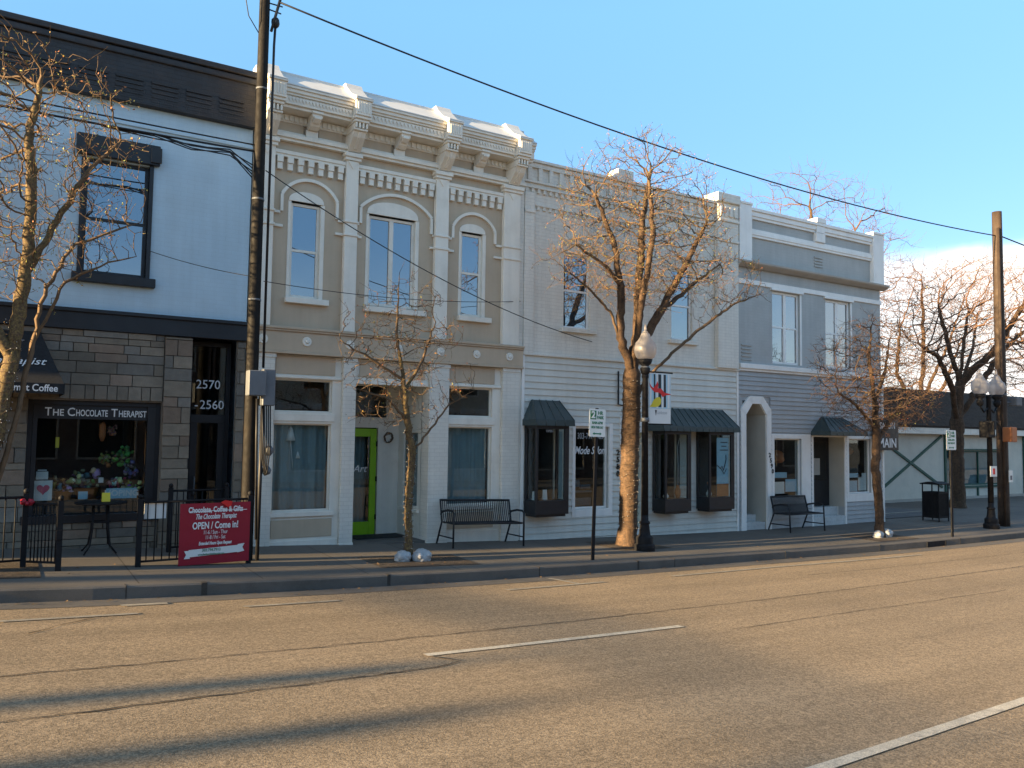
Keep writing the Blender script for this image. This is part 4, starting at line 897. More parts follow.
# ------------------------------------------------------------------ hanging sign on the corner
sg = thing('hanging_sign', 'black board sign with white capitals bracketed to the grey corner building', 'sign', (21.0, -.1, 1.72))
obj('board', B(20.52, 21.58, -.20, -.13, 1.74, 2.62), DARK, sg, bevel=.01); text('SALON', .25, (21.06, -.202, 2.42), LETTER, sg, xs=.9); text('ON', .15, (21.06, -.202, 2.16), ORANGE, sg); text('MAIN', .36, (21.06, -.202, 1.93), LETTER, sg, xs=.95, bold=.006)
obj('bracket', MB().tube([(20.85, -.005, 2.5), (20.85, -.14, 2.5)], .02, 6).tube([(20.85, -.005, 1.9), (20.85, -.14, 1.9)], .02, 6), IRON, sg)

# ------------------------------------------------------------------ B5: low mansard-roofed shop past the driveway
b5 = thing('low_building', 'low cream stucco shop with brown shingle mansard and green timber cross braces', 'building', (35, 4, 0))
Y5 = 4.0; g5 = -.5
HW = [(31.25, 35.4, .28, 1.66), (37.2, 41.0, .28, 2.0)]
obj('wall', MB().wall(25.4, 46, g5, 2.4, HW, Y5, .15), STUCCO, b5); s = MB(); s.quad((25.4, Y5, g5), (25.4, 12, g5), (25.4, 12, 2.5), (25.4, Y5, 2.5)); s.quad((46, 12, g5), (46, Y5, g5), (46, Y5, 2.5), (46, 12, 2.5)); obj('wall', s, STUCCO, b5)
obj('fascia', B(25.2, 46.2, Y5 - .4, Y5 + .1, 2.28, 2.52), CREAM, b5, bevel=.01)
rf = MB(); rf.prism([(Y5 - .42, 2.522), (Y5 - .44, 2.60), (Y5 + .55, 4.02), (11.0, 4.02), (12.1, 2.522)], 'x', 25.15, 46.25); obj('roof', rf, SHINGLE, b5)
tm = MB(); yq = Y5 - .05
def beam(xa, za, xb, zb_, w=.09):
    dx, dz = xb - xa, zb_ - za; l = math.hypot(dx, dz); nx, nz = -dz / l * w / 2, dx / l * w / 2
    tm.prism([(xa + nx, za + nz), (xb + nx, zb_ + nz), (xb - nx, zb_ - nz), (xa - nx, za - nz)], 'y', yq - random.uniform(0, .004), Y5 - .002)
beam(27.0, .25, 30.9, 2.22); beam(26.9, 2.1, 30.9, .25)
for x in (31.12, 35.55, 37.05): tm.box(x - .05, x + .05, yq - .01, Y5 - .002, -.4, 2.28)
tm.box(31.17, 35.5, yq - .006, Y5 - .002, .18, .27); tm.box(37.1, 46, yq - .006, Y5 - .002, .18, .27)
for x in (32.3, 33.4, 34.5): tm.box(x - .04, x + .04, yq - .003, Y5 - .002, -.35, .179)
tm.box(31.17, 35.5, yq - .006, Y5 - .002, 1.67, 1.73)
obj('timber_framing', tm, GREENTRIM, b5)
w = window(b5, 31.25, 35.4, .28, 1.66, Y5 + .04, GREENTRIM, GLASS, .06, None, ((32.5, .05), (33.6, .05), (34.6, .05))); room(w, 31.2, 35.45, .2, 1.7, Y5 + .16, 1.2); obj('blind', B(31.35, 35.3, Y5 + .12, Y5 + .125, .3, 1.62), CURTAIN, w)
w = window(b5, 37.2, 41, .28, 2.0, Y5 + .04, GREENTRIM, GLASS, .06, 1.5, ((38.4, .05), (39.7, .05))); room(w, 37.1, 41.1, .2, 2.1, Y5 + .16, 1.2)
obj('plinth', B(25.4, 46, Y5 - .06, Y5 - .001, g5, -.14), LEDGE, b5)
sgn = thing('wall_sign', 'small sky blue sign on the window of the low stucco shop', 'sign', (31.6, Y5 - .07, 1.35)); obj('board', B(31.42, 31.92, Y5 - .09, Y5 - .055, 1.36, 1.86), BLUEPAPER, sgn)

# ------------------------------------------------------------------ street furniture
def make_bench(label, group):
    t = thing('bench', label, 'bench', (0, 0, 0), group); L_ = 1.83
    sl = MB()
    seat = []; prof = [(-.30, .40), (-.26, .435), (-.18, .44), (-.02, .425), (.10, .415), (.15, .44), (.19, .55), (.235, .70), (.26, .82)]
    n = 34
    for k in range(n):
        x = -L_ / 2 + .05 + (L_ - .1) * k / (n - 1); sl.tube([(x, y, z) for y, z in prof[1:]], .011, 5)
    obj('slats', sl, BENCHM, t)
    fr = MB()
    fr.tube([(-L_ / 2 + .02, -.27, .43), (L_ / 2 - .02, -.27, .43)], .019, 8); fr.tube([(-L_ / 2 + .02, .26, .825), (L_ / 2 - .02, .26, .825)], .022, 8); fr.tube([(-L_ / 2 + .02, .12, .42), (L_ / 2 - .02, .12, .42)], .016, 8)
    obj('rail', fr, BENCHM, t)
    for s_ in (-1, 1):
        x = s_ * (L_ / 2)
        obj('leg', MB().tube([(x, -.33, 0), (x, -.31, .42), (x, -.30, .62), (x, -.24, .66), (x, -.05, .66), (x, .16, .62), (x, .22, .56)], .021, 8), BENCHM, t)
        obj('leg', MB().tube([(x, .34, 0), (x, .16, .43), (x, .27, .84)], .021, 8), BENCHM, t)
        obj('leg_stretcher', MB().tube([(x, -.32, .17), (x, .27, .17)], .014, 6).tube([(x, -.31, .43), (x, .16, .43)], .014, 6), BENCHM, t)
    return t
bn = make_bench('black slatted steel bench against the cream pier left of the box window', 'black steel benches along the pavement')
def put(o, x, y, rz=0.0, z=None):
    o.location = (x, y, zw(x, y) if z is None else z); o.rotation_euler = (0, math.atan2(zw(x - .5, y) - zw(x + .5, y), 1.0) if rz == 0 else 0, rz); return o
put(bn, 7.80, -.48); bn.scale = (.83, 1, 1)
b_2 = dup(bn); put(b_2, 16.88, -.45); b_2.scale = (.70, 1, 1); b_2['label'] = 'black steel bench under the grey shop window beside the arched entry'
b_3 = dup(bn); put(b_3, 35.9, 2.6); b_3['label'] = 'far black steel bench before the low stucco shop, behind the wooden pole'; b_3.scale = (.7, 1, 1)

bt = thing('litter_bin', 'black slatted square litter bin with raised lid near the corner', 'bin', (0, 0, 0))
q = MB()
for k in range(11):
    u = -.33 + .66 * k / 10
    for a_ in ((u - .02, u + .02, -.36, -.345), (u - .02, u + .02, .345, .36)): q.box(*a_, .12, .82)
    for a_ in ((-.36, -.345, u - .02, u + .02), (.345, .36, u - .02, u + .02)): q.box(*a_, .12, .82)
for z in (.10, .80): q.box(-.37, .37, -.37, -.33, z, z + .05); q.box(-.37, .37, .33, .37, z, z + .05); q.box(-.37, -.33, -.33, .33, z, z + .05); q.box(.33, .37, -.33, .33, z, z + .05)
obj('slat_body', q, IRON, bt); obj('liner', B(-.34, .34, -.34, .34, .12, .8), IRON, bt)
for sx in (-1, 1):
    for sy in (-1, 1): obj('post', B(sx * .36 - .02, sx * .36 + .02, sy * .36 - .02, sy * .36 + .02, 0, 1.06), IRON, bt)
obj('lid', MB().prism([(-.44, 1.06), (-.44, 1.09), (-.1, 1.14), (.1, 1.14), (.44, 1.09), (.44, 1.06)], 'x', -.44, .44), IRON, bt)
put(bt, 22.75, -.55, .0); bt.scale = (.66, .66, .98)

def parking_sign(label, W, H, ztop, txt):
    t = thing('parking_sign', label, 'sign', (0, 0, 0), 'parking time limit signs on posts')
    obj('post', MB().box(-.022, .022, -.006, .03, -.1, ztop + .02).box(-.032, -.022, -.006, .0, -.1, ztop).box(.022, .032, -.006, 0, -.1, ztop), IRON, t)
    pl = obj('plate', MB().prism([(-W / 2 + .02, ztop - H), (W / 2 - .02, ztop - H), (W / 2, ztop - H + .02), (W / 2, ztop - .02), (W / 2 - .02, ztop), (-W / 2 + .02, ztop), (-W / 2, ztop - .02), (-W / 2, ztop - H + .02)], 'y', -.012, -.007), SIGNWHITE, t)
    obj('number_square', B(-W / 2 + .02, -W / 2 + .15, -.0145, -.0121, ztop - .185, ztop - .03), SIGNGREEN, pl)
    text('2', .17, (-W / 2 + .085, -.016, ztop - .108), SIGNWHITE, pl, bold=.006)
    text('HR', .085, (W * .17, -.0135, ztop - .07), SIGNGREEN, pl, bold=.003); text('PARK', .075, (W * .17, -.0135, ztop - .15), SIGNGREEN, pl, xs=.8, bold=.003)
    text('8AM-6PM', .065, (0, -.0135, ztop - .245), SIGNGREEN, pl, xs=.9, bold=.002); text('MON THRU SAT', .06, (0, -.0135, ztop - .325), SIGNGREEN, pl, xs=.6, bold=.002)
    a = MB(); za = ztop - H + .055; a.prism([(-.10, za), (-.06, za + .025), (-.06, za + .01), (.06, za + .01), (.06, za + .025), (.10, za), (.06, za - .025), (.06, za - .01), (-.06, za - .01), (-.06, za - .025)], 'y', -.0145, -.0121)
    obj('arrow', a, SIGNGREEN, pl); return t
s1 = parking_sign('green and white parking sign on a thin post left of the tall tree', .36, .49, 2.64, '')
put(s1, 8.87, -2.56); s2 = dup(s1); put(s2, 19.72, -2.76); s2['label'] = 'green and white parking sign on a thin post beside the litter bin'
s2.scale = (1.15, 1, .98)

# lamp posts
def lamp_post(label, globes, banner, H=3.28):
    t = thing('street_lamp', label, 'street lamp', (0, 0, 0), 'black acorn street lamps along the pavement')
    obj('base', MB().lathe([(.20, -.1), (.20, .11), (.198, .115), (.165, .13), (.165, .135), (.165, .25), (.163, .255), (.125, .29), (.115, .30), (.105, .36), (.088, .50), (.088, .505), (.105, .515), (.105, .55), (.075, .57), (.072, .68)], 0, 0, 16), IRON, t)
    obj('shaft', MB().lathe([(.072, .66), (.058, H - .42), (.07, H - .40), (.07, H - .36), (.055, H - .33)], 0, 0, 24, .12), IRON, t)
    def head(x, z):
        a = MB().lathe([(.05, z - .02), (.09, z + .04), (.10, z + .12), (.06, z + .16), (.12, z + .22), (.145, z + .30)], x, 0, 16)
        c_ = obj('collar', a, IRON, t)
        obj('globe', MB().lathe([(.13, z + .302), (.18, z + .34), (.215, z + .43), (.222, z + .53), (.195, z + .62), (.14, z + .68), (.105, z + .74), (.085, z + .80), (.05, z + .83)], x, 0, 20), GLOBE, c_)
        obj('finial', MB().lathe([(.055, z + .832), (.05, z + .85), (.022, z + .87), (.03, z + .90), (.008, z + 1.0)], x, 0, 10), GLOBE, c_)
    if globes == 1: head(0, H - .34)
    else:
        for s_ in (-1, 1): head(s_ * .42, H - .62)
        obj('crossarm', MB().tube([(-.42, 0, H - .64), (-.25, 0, H - .80), (0, 0, H - .66), (.25, 0, H - .80), (.42, 0, H - .64)], .025, 8), IRON, t)
    if banner:
        for z in (H - .22, H - 1.23): obj('clamp', MB().lathe([(.085, z - .04), (.085, z + .04)], 0, 0, 12), GALV, t)
        obj('banner_arm', MB().tube([(0, 0, H - .28), (.72, 0, H - .28)], .014, 6), IRON, t); obj('banner_arm', MB().tube([(0, 0, H - 1.31), (.72, 0, H - 1.31)], .014, 6), IRON, t)
    return t
lp = lamp_post('black acorn street lamp with a bird banner beside the tall tree', 1, True, 3.76); lx, ly = 10.69, -1.84; put(lp, lx, ly); lp.rotation_euler = (0, 0, 0)
zl = lp.location.z
def banner(label, x0, x1, front=True):
    zt_, zb_ = zl + 3.46, zl + 2.46; t = thing('lamp_banner', label, 'banner', ((x0 + x1) / 2, ly, zb_)); W = x1 - x0
    obj('cloth', B(x0, x1, ly - .004, ly + .004, zb_, zt_), PAPER, t); h = zt_ - zb_; y = ly - .0045
    obj('sky_field', B(x0 + .01, x1 - .01, y - .002, y, zb_ + h * .30, zt_ - .015), BLUEPAPER, t)
    q = MB()
    for u, w_ in ((.26, .07), (.50, .13), (.73, .10)): q.prism([(x0 + W * (u - w_ / 2), zb_ + h * .33), (x0 + W * (u + w_ / 2), zb_ + h * .33), (x0 + W * (u + w_ * .4), zt_ - .02), (x0 + W * (u - w_ * .6), zt_ - .02)], 'y', y - .004, y - .0021)
    obj('tree_print', q, DARK, t)
    q = MB()
    for u, w_ in ((.08, .08), (.38, .09), (.62, .08), (.90, .10)): q.prism([(x0 + W * (u - w_ / 2), zb_ + h * .31), (x0 + W * (u + w_ / 2), zb_ + h * .31), (x0 + W * (u + w_ * .45), zt_ - .018), (x0 + W * (u - w_ * .5), zt_ - .018)], 'y', y - .0045, y - .0021)
    obj('birch_print', q, PAPER, t)
    P = lambda L__: [(x0 + W * u, zb_ + h * v) for u, v in L__]
    q = MB(); q.prism(P([(.02, .80), (.10, .74), (.20, .70), (.30, .76), (.38, .84), (.42, .78), (.40, .70), (.55, .70), (.70, .62), (.98, .60), (.98, .585), (.75, .57), (.62, .53), (.52, .60), (.40, .62), (.28, .62), (.16, .66), (.06, .72)]), 'y', y - .008, y - .005); obj('red_bird_print', q, BRIGHTRED, t)
    q = MB(); q.prism(P([(.02, .33), (.12, .38), (.20, .46), (.34, .52), (.48, .53), (.56, .48), (.54, .40), (.42, .34), (.25, .325)]), 'y', y - .008, y - .005); obj('yellow_bird_print', q, YELLOW, t)
    text('Littleton', .10, (x0 + W * .6, y - .001, zb_ + h * .22), DIMLETTER, t, xs=.8); q = MB(); q.prism(P([(.28, .27), (.32, .16), (.36, .27)]), 'y', y - .004, y - .001); obj('mark', q, DARK, t)
    return t
banner('white banner with a red and a yellow bird on the right of the lamp post', lx + .09, lx + .67); 
lp2 = lamp_post('black street lamp with two pale globes beside the wooden pole', 2, False, 3.9); put(lp2, 22.55, -2.2); lp2.rotation_euler = (0, 0, 0)
zz = lp2.location.z
pp = thing('pedestrian_signal', 'black pedestrian signal box on the twin globe lamp post', 'signal', (22.5, -2.3, zz + 2.3)); obj('housing', B(22.10, 22.44, -2.42, -2.16, zz + 2.42, zz + 2.86), IRON, pp, bevel=.02); obj('visor', MB().box(22.12, 22.42, -2.55, -2.43, zz + 2.82, zz + 2.85).box(22.11, 22.13, -2.55, -2.43, zz + 2.5, zz + 2.85), IRON, pp); obj('clamp', B(22.44, 22.62, -2.26, -2.14, zz + 2.55, zz + 2.62), IRON, pp)
pb = thing('crossing_notice', 'small white notice with red print on the twin globe lamp post', 'sign', (22.6, -2.3, zz + 1.4)); obj('plate', B(22.38, 22.70, -2.30, -2.285, zz + 1.38, zz + 1.66), SIGNWHITE, pb); obj('print', B(22.50, 22.60, -2.304, -2.3005, zz + 1.44, zz + 1.60), BRIGHTRED, pb)

# utility poles
def pole(x, y, H, r0, r1, label, wood):
    t = thing('utility_pole', label, 'pole', (x, y, zw(x, y)), None); z = zw(x, y)
    n = 14; obj('shaft', MB().tube([(x, y, z - .2 + (H + .2) * k / n) for k in range(n + 1)], [r0 + (r1 - r0) * k / n for k in range(n + 1)], 14), wood, t)
    return t, z
px_, py_ = 3.20, -1.43
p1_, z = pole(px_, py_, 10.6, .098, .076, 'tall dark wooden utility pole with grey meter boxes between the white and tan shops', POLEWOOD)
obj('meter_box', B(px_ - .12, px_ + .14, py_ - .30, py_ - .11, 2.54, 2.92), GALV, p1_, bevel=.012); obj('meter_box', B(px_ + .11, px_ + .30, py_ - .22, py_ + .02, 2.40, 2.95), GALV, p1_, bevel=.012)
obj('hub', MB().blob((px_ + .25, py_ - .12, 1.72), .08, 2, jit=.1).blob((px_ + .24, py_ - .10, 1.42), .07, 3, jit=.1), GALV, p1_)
cb = MB()
cb.tube([(px_ + .14, py_ - .10, z), (px_ + .15, py_ - .1, 2.4)], .03, 8); cb.tube([(px_ + .16, py_ - .02, 2.98), (px_ + .16, py_ - .02, 8.05), (px_ + .17, py_ - .02, 8.35)], .02, 8)
cb.tube([(px_ + .05, py_ - .15, 2.5), (px_ + .06, py_ - .15, 1.9), (px_ + .1, py_ - .15, .4)], .02, 6)
for k in range(5): cb.tube([(px_ + .13 + .03 * k, py_ - .15, 2.42), (px_ + .13 + .03 * k, py_ - .22, 2.0 - .06 * k), (px_ + .14 + .02 * k, py_ - .2, 1.6 - .05 * k), (px_ + .2, py_ - .16, 1.35)], .011, 5)
obj('conduit', cb, CABLE, p1_)
obj('weatherhead', MB().blob((px_ + .17, py_ - .02, 8.42), .07, 1, jit=.05, squash=(1, 1, 1.3)), CABLE, p1_)
for r__, z__ in ((.094, 5.56), (.097, 4.0), (.090, 7.3)): obj('pole_band', MB().lathe([(r__, z__), (r__, z__ + .03)], px_, py_, 14), GALV, p1_)
obj('guy_bracket', MB().tube([(px_ + .1, py_ - .05, 8.25), (px_ + .22, py_ - .08, 8.80)], .022, 6).tube([(px_ + .05, py_, 8.72), (px_ + .28, py_, 8.72)], .012, 5).tube([(px_ + .05, py_, 8.62), (px_ + .26, py_, 8.60)], .012, 5), CABLE, p1_)
obj('tail_wire', MB().tube([(px_ - .08, py_, 8.2), (px_ - .25, py_ - .05, 8.4), (px_ - .32, py_ - .05, 8.75), (px_ - .28, py_ - .05, 9.1)], .008, 5), CABLE, p1_)
p2_, z2 = pole(23.55, -2.02, 8.78, .15, .125, 'bare brown wooden utility pole at the far right corner', POLEBROWN)
obj('conduit', MB().tube([(23.41, -2.12, z2), (23.42, -2.11, 8.0)], .04, 8), POLEBROWN, p2_); obj('pole_band', MB().lathe([(.148, 3.3), (.148, 3.35)], 23.55, -2.02, 14), GALV, p2_)
nb = thing('pole_notice', 'small white notice nailed to the bare brown pole', 'sign', (23.5, -2.24, 1.1)); obj('plate', B(23.42, 23.60, -2.255, -2.235, .92, 1.24), SIGNWHITE, nb); obj('print', B(23.46, 23.56, -2.258, -2.2555, .98, 1.10), GALV, nb)
ob = thing('crossing_signal', 'orange backed crossing signal on the bare brown pole', 'signal', (23.3, -2.3, 2.4)); obj('housing', B(23.16, 23.44, -2.48, -2.22, 2.02, 2.42), ORANGE, ob, bevel=.02); obj('bracket', B(23.40, 23.6, -2.3, -2.2, 2.2, 2.25), IRON, ob)
cm = thing('pole_camera', 'small grey box camera on an arm of the bare brown pole', 'camera', (23.9, -2.1, 3.2)); obj('housing', B(23.82, 24.12, -2.3, -2.05, 3.02, 3.26), GALV, cm, bevel=.02); obj('arm', MB().tube([(23.6, -2.05, 3.12), (23.85, -2.15, 3.12)], .02, 6), GALV, cm)
def wire(label, a, b, sag, r=.012, n=26):
    a, b = Vector(a), Vector(b); P = [a.lerp(b, i / n) - Vector((0, 0, sag * 4 * (i / n) * (1 - i / n))) for i in range(n + 1)]
    o = obj('overhead_wire', MB().tube(P, r, 5), CABLE); return tag(o, label, 'wire')
wire('thick overhead wire running from the tall dark pole to the bare brown pole', (px_ + .20, py_ - .08, 8.74), (23.5, -2.03, 7.80), .45, .016)
wire('overhead wire running on to the right from the bare brown pole', (23.6, -2.03, 7.83), (60, -2.3, 8.6), .9, .019)
wire('slack service wire drooping from the dark pole across the tan shop', (px_ + .1, py_, 6.05), (10.75, -.05, 4.05), .30, .009)
wire('thin wire from the white brick wall down to the dark pole', (1.9, -.05, 4.85), (px_, py_ - .1, 4.35), .04, .006)
wire('thin wire from the dark pole sagging across the tan upper wall', (px_ + .1, py_ - .1, 4.3), (8.9, -.05, 4.75), .12, .006)
wire('topmost of the cables strung left from the dark pole past the white brick shop', (px_, py_, 6.42), (-14, -1.8, 7.2), .28, .012)
wire('middle of the cables strung left from the dark pole past the white brick shop', (px_, py_, 6.32), (-14, -1.8, 7.05), .34, .016)
bw = MB(); rn = random.Random(5)
for k in range(5): bw.tube([(px_ - .1, py_, 6.1 - .05 * k), (px_ - .45, py_ - .03, 6.22 + rn.uniform(-.05, .05)), (px_ - 1.0, py_ - .03, 6.2 + rn.uniform(-.08, .04)), (px_ - 1.5, py_, 6.27 + rn.uniform(-.06, .03)), (px_ - 2.2, py_ - .02, 6.25)], .010, 5)
tag(obj('cable_bundle', bw, CABLE), 'loose bundle of black cables looped left of the dark utility pole', 'cable')

# patio rail, gate, banner, table
def rail(t, x0, y0, x1, y1, z0, h, n, nm='rail_panel', posts=(True, True)):
    q = MB(); 
    za, zb_ = (z0, z0)
    q.tube([(x0, y0, z0 + h), (x1, y1, z0 + h)], .018, 6); q.tube([(x0, y0, z0 + .12), (x1, y1, z0 + .12)], .016, 6)
    for k in range(1, n): u = k / n; q.tube([(x0 + (x1 - x0) * u, y0 + (y1 - y0) * u, z0 + .12), (x0 + (x1 - x0) * u, y0 + (y1 - y0) * u, z0 + h)], .0085, 5)
    obj(nm, q, IRON, t)
    for f_, (x, y) in zip(posts, ((x0, y0), (x1, y1))):
        if f_: obj('post', MB().box(x - .033, x + .033, y - .033, y + .033, z0 - .15, z0 + h + .05).blob((x, y, z0 + h + .08), .035, 1, jit=0), IRON, t)
f1 = thing('patio_railing', 'black iron patio railing carrying the red banner', 'railing', (2.4, -1.8, zw(2.4, -1.8)))
rail(f1, 1.66, -1.84, 3.16, -1.72, .10, .92, 15)
rail(f1, 2.26, -.55, 3.1, -.50, .10, .98, 9); 
f2 = thing('patio_railing', 'black iron patio railing at the left edge beside the gate', 'railing', (-.6, -1.9, zw(-.6, -1.9)))
rail(f2, -1.9, -2.0, .32, -1.72, .20, .92, 20)
f3 = thing('patio_gate', 'black iron patio gate standing open by the left railing', 'gate', (.36, -1.75, .17)); rail(f3, .36, -1.74, .70, -2.02, .18, .86, 9, 'gate_leaf', (False, True)); obj('latch', B(.66, .72, -2.08, -2.05, .6, .72), IRON, f3)
rb = thing('red_bow', 'small red bow tied to the gate post of the patio', 'bow', (.33, -1.8, 1.05)); obj('bow', MB().blob((.29, -1.8, 1.07), .04, 1).blob((.37, -1.8, 1.06), .04, 2).blob((.33, -1.83, 1.05), .025, 3), RED, rb)
ps = thing('notice_card', 'white notice card hung on the railing left of the red banner', 'sign', (1.85, -1.86, .78)); obj('card', B(1.72, 2.0, -1.80, -1.79, .79, 1.0), PAPER, ps)
bnr = thing('vinyl_banner', 'crimson opening hours banner with white lettering tied to the patio railing', 'banner', (2.7, -1.85, .1))
Yb = -1.86; q = MB(); n = 14
for i in range(n):
    xa, xb = 2.17 + (3.15 - 2.17) * i / n, 2.17 + (3.15 - 2.17) * (i + 1) / n; fy = lambda x: -1.87 + (x - 2.2) * .08 + .004 * sin(x * 9)
    q.quad((xa, fy(xa), .13), (xb, fy(xb), .13), (xb, fy(xb), .985), (xa, fy(xa), .985), smooth=True); q.quad((xb, fy(xb) + .006, .13), (xa, fy(xa) + .006, .13), (xa, fy(xa) + .006, .985), (xb, fy(xb) + .006, .985), smooth=True)
obj('cloth', q, RED, bnr); rzb = math.atan(.08)
def bt_(s, sz, z, xs, m=LETTER, dx=0, **k): z = .13 + (z - .13) * .95; x = 2.66 + dx; return text(s, sz, (x, -1.87 + (x - 2.2) * .08 - .009, z), m, bnr, rz=rzb, xs=xs, **k)
bt_('Chocolate, Coffee & Gifts', .11, .93, .66, bold=.003); bt_('The Chocolate Therapist', .10, .83, .56, shear=.35, bold=.002); bt_('OPEN / Come in!', .135, .695, .66, bold=.003); bt_('11-6 / Sun - Thur', .078, .595, .62); bt_('11-8 / Fri - Sat', .078, .52, .62); bt_('Extended Hours Upon Request', .065, .435, .55, shear=.3, bold=.002)
rbx = MB(); rbx.quad(*[(x, -1.87 + (x - 2.2) * .08 - .006, z) for x, z in ((2.30, .24), (3.0, .27), (3.0, .37), (2.30, .34))]); rbx.quad(*[(x, -1.87 + (x - 2.2) * .08 - .005, z) for x, z in ((2.24, .22), (2.32, .22), (2.32, .33), (2.24, .33), (2.27, .275))]); rbx.quad(*[(x, -1.87 + (x - 2.2) * .08 - .005, z) for x, z in ((2.98, .26), (3.08, .28), (3.05, .335), (3.08, .39), (2.98, .38))]); obj('ribbon_print', rbx, PAPER, bnr)
bt_('303.794.7913', .06, .335, .8, SIGNGREEN, -.05); bt_('www.thechocolatetherapist.com', .045, .275, .62, SIGNGREEN, -.05)
obj('underline', MB().quad(*[(x, -1.87 + (x - 2.2) * .08 - .008, z) for x, z in ((2.30, .872), (3.1, .872), (3.1, .88), (2.30, .88))]), LETTER, bnr)
rc = thing('red_ribbon', 'bright red bow on the top edge of the crimson banner', 'bow', (2.85, -1.84, 1.0)); obj('bow', MB().prism([(2.72, .99), (2.82, .92), (2.86, .94), (2.88, 1.0), (2.78, 1.02)], 'y', -1.86, -1.835), BRIGHTRED, rc)
tb = thing('bistro_table', 'black iron bistro table under the chocolate shop window', 'table', (1.3, -.55, zw(1.3, -.55))); z = zw(1.3, -.55)
obj('table_top', MB().lathe([(.34, z + .72), (.35, z + .735), (.34, z + .75)], 1.30, -.55, 24), IRON, tb); q = MB()
for k in range(4):
    an = pi / 4 + k * pi / 2; obj('leg', MB().tube([(1.30 + .13 * cos(an), -.55 + .13 * sin(an), z + .72), (1.30 + .15 * cos(an), -.55 + .15 * sin(an), z + .35), (1.30 + .19 * cos(an), -.55 + .19 * sin(an), z + .12), (1.30 + .30 * cos(an), -.55 + .30 * sin(an), z + .012)], .012, 6), IRON, tb)
ring = [(1.30 + .15 * cos(a_), -.55 + .15 * sin(a_), z + .46) for a_ in [2 * pi * k / 16 for k in range(17)]]; obj('ring', MB().tube(ring, .009, 5), IRON, tb)
yb_ = thing('sandwich_card', 'yellow striped card on the bistro table', 'card', (1.36, -.55, z + .75)); obj('card', MB().prism([(-.60, z + .752), (-.50, z + .752), (-.55, z + .88)], 'x', 1.31, 1.42), YELLOW, yb_)
def bag(x, y, r, lab, seed):
    z = zw(x, y); t = MB(); t.blob((x, y, z + r * .35), r, seed, 30, 20, .10, squash=(1., .8, .95)); t.blob((x + r * .5, y - r * .2, z + r * .6), r * .55, seed + 3, 20, 14, .12); t.blob((x - r * .4, y - .05, z + r * .6), r * .5, seed + 5, 20, 14, .12)
    return tag(obj('white_bundle', t, PLASTIC), lab, 'bundle', 'white wrapped bundles at the feet of the small trees')
bag(5.52, -1.95, .13, 'white plastic bundle at the left of the small light-wrapped tree foot', 3); bag(5.84, -1.98, .15, 'larger white plastic bundle at the right of the small tree foot', 9)
bag(17.70, -2.12, .13, 'white plastic bundle left of the thin tree trunk by the hanging sign', 12); bag(18.03, -2.12, .15, 'white plastic bundle right of the thin tree trunk by the hanging sign', 21)
# ------------------------------------------------------------------ trees: limbs grown towards scattered points of the crown volume
def grow(paths, ells, n, step, kill, infl, seed, up=.12, jit=.25, maxit=260):
    rg = np.random.default_rng(seed)
    A = []
    tot = sum(e[3] * e[4] * e[5] * (e[6] if len(e) > 6 else 1) for e in ells)
    for e in ells:
        k = int(n * e[3] * e[4] * e[5] * (e[6] if len(e) > 6 else 1) / tot); v = rg.normal(size=(k, 3)); v /= np.linalg.norm(v, axis=1)[:, None]
        A.append(np.array(e[:3]) + v * (rg.random(k) ** (1 / 2.4))[:, None] * np.array(e[3:6]))
    A = np.concatenate(A)
    nodes, par, fixed = [], [], []
    for P in paths:                      # given limbs: (parent index lookup by nearest node)
        P = [np.array(p, float) for p in P]
        if not nodes: nodes.append(P[0]); par.append(-1); cur = 0
        else:
            d = np.linalg.norm(np.array(nodes) - P[0], axis=1); cur = int(d.argmin())
        last = nodes[cur]
        for p in P[1:]:
            m = max(1, int(np.linalg.norm(p - last) / step)); s0 = last.copy()
            for i in range(1, m + 1):
                q = s0 + (p - s0) * i / m
                if i < m: q = q + rg.normal(size=3) * step * .10
                nodes.append(q); par.append(cur); cur = len(nodes) - 1
            last = p
    nfix = len(nodes); N = np.array(nodes)
    d = np.linalg.norm(A[:, None] - N[None], axis=2); best = d.argmin(1); bd = d.min(1)
    alive = bd > kill; nodes = [x for x in N]
    for it in range(maxit):
        act = alive & (bd < infl)
        if not act.any():
            if not alive.any(): break
            infl *= 1.3; continue
        ids = best[act]; dirs = A[act] - np.array(nodes)[ids]; dirs /= np.linalg.norm(dirs, axis=1)[:, None] + 1e-9
        uni, inv = np.unique(ids, return_inverse=True); acc = np.zeros((len(uni), 3)); np.add.at(acc, inv, dirs)
        acc /= np.linalg.norm(acc, axis=1)[:, None] + 1e-9; acc += rg.normal(size=acc.shape) * jit; acc[:, 2] += up; acc /= np.linalg.norm(acc, axis=1)[:, None]
        new = np.array(nodes)[uni] + acc * step; k0 = len(nodes)
        for i, u in enumerate(uni): nodes.append(new[i]); par.append(int(u))
        dd = np.linalg.norm(A[:, None] - new[None], axis=2); m = dd.min(1); am = dd.argmin(1); up_ = m < bd; bd[up_] = m[up_]; best[up_] = k0 + am[up_]
        alive &= bd > kill
        if len(nodes) > 14000: break
    return np.array(nodes), np.array(par), nfix, rg
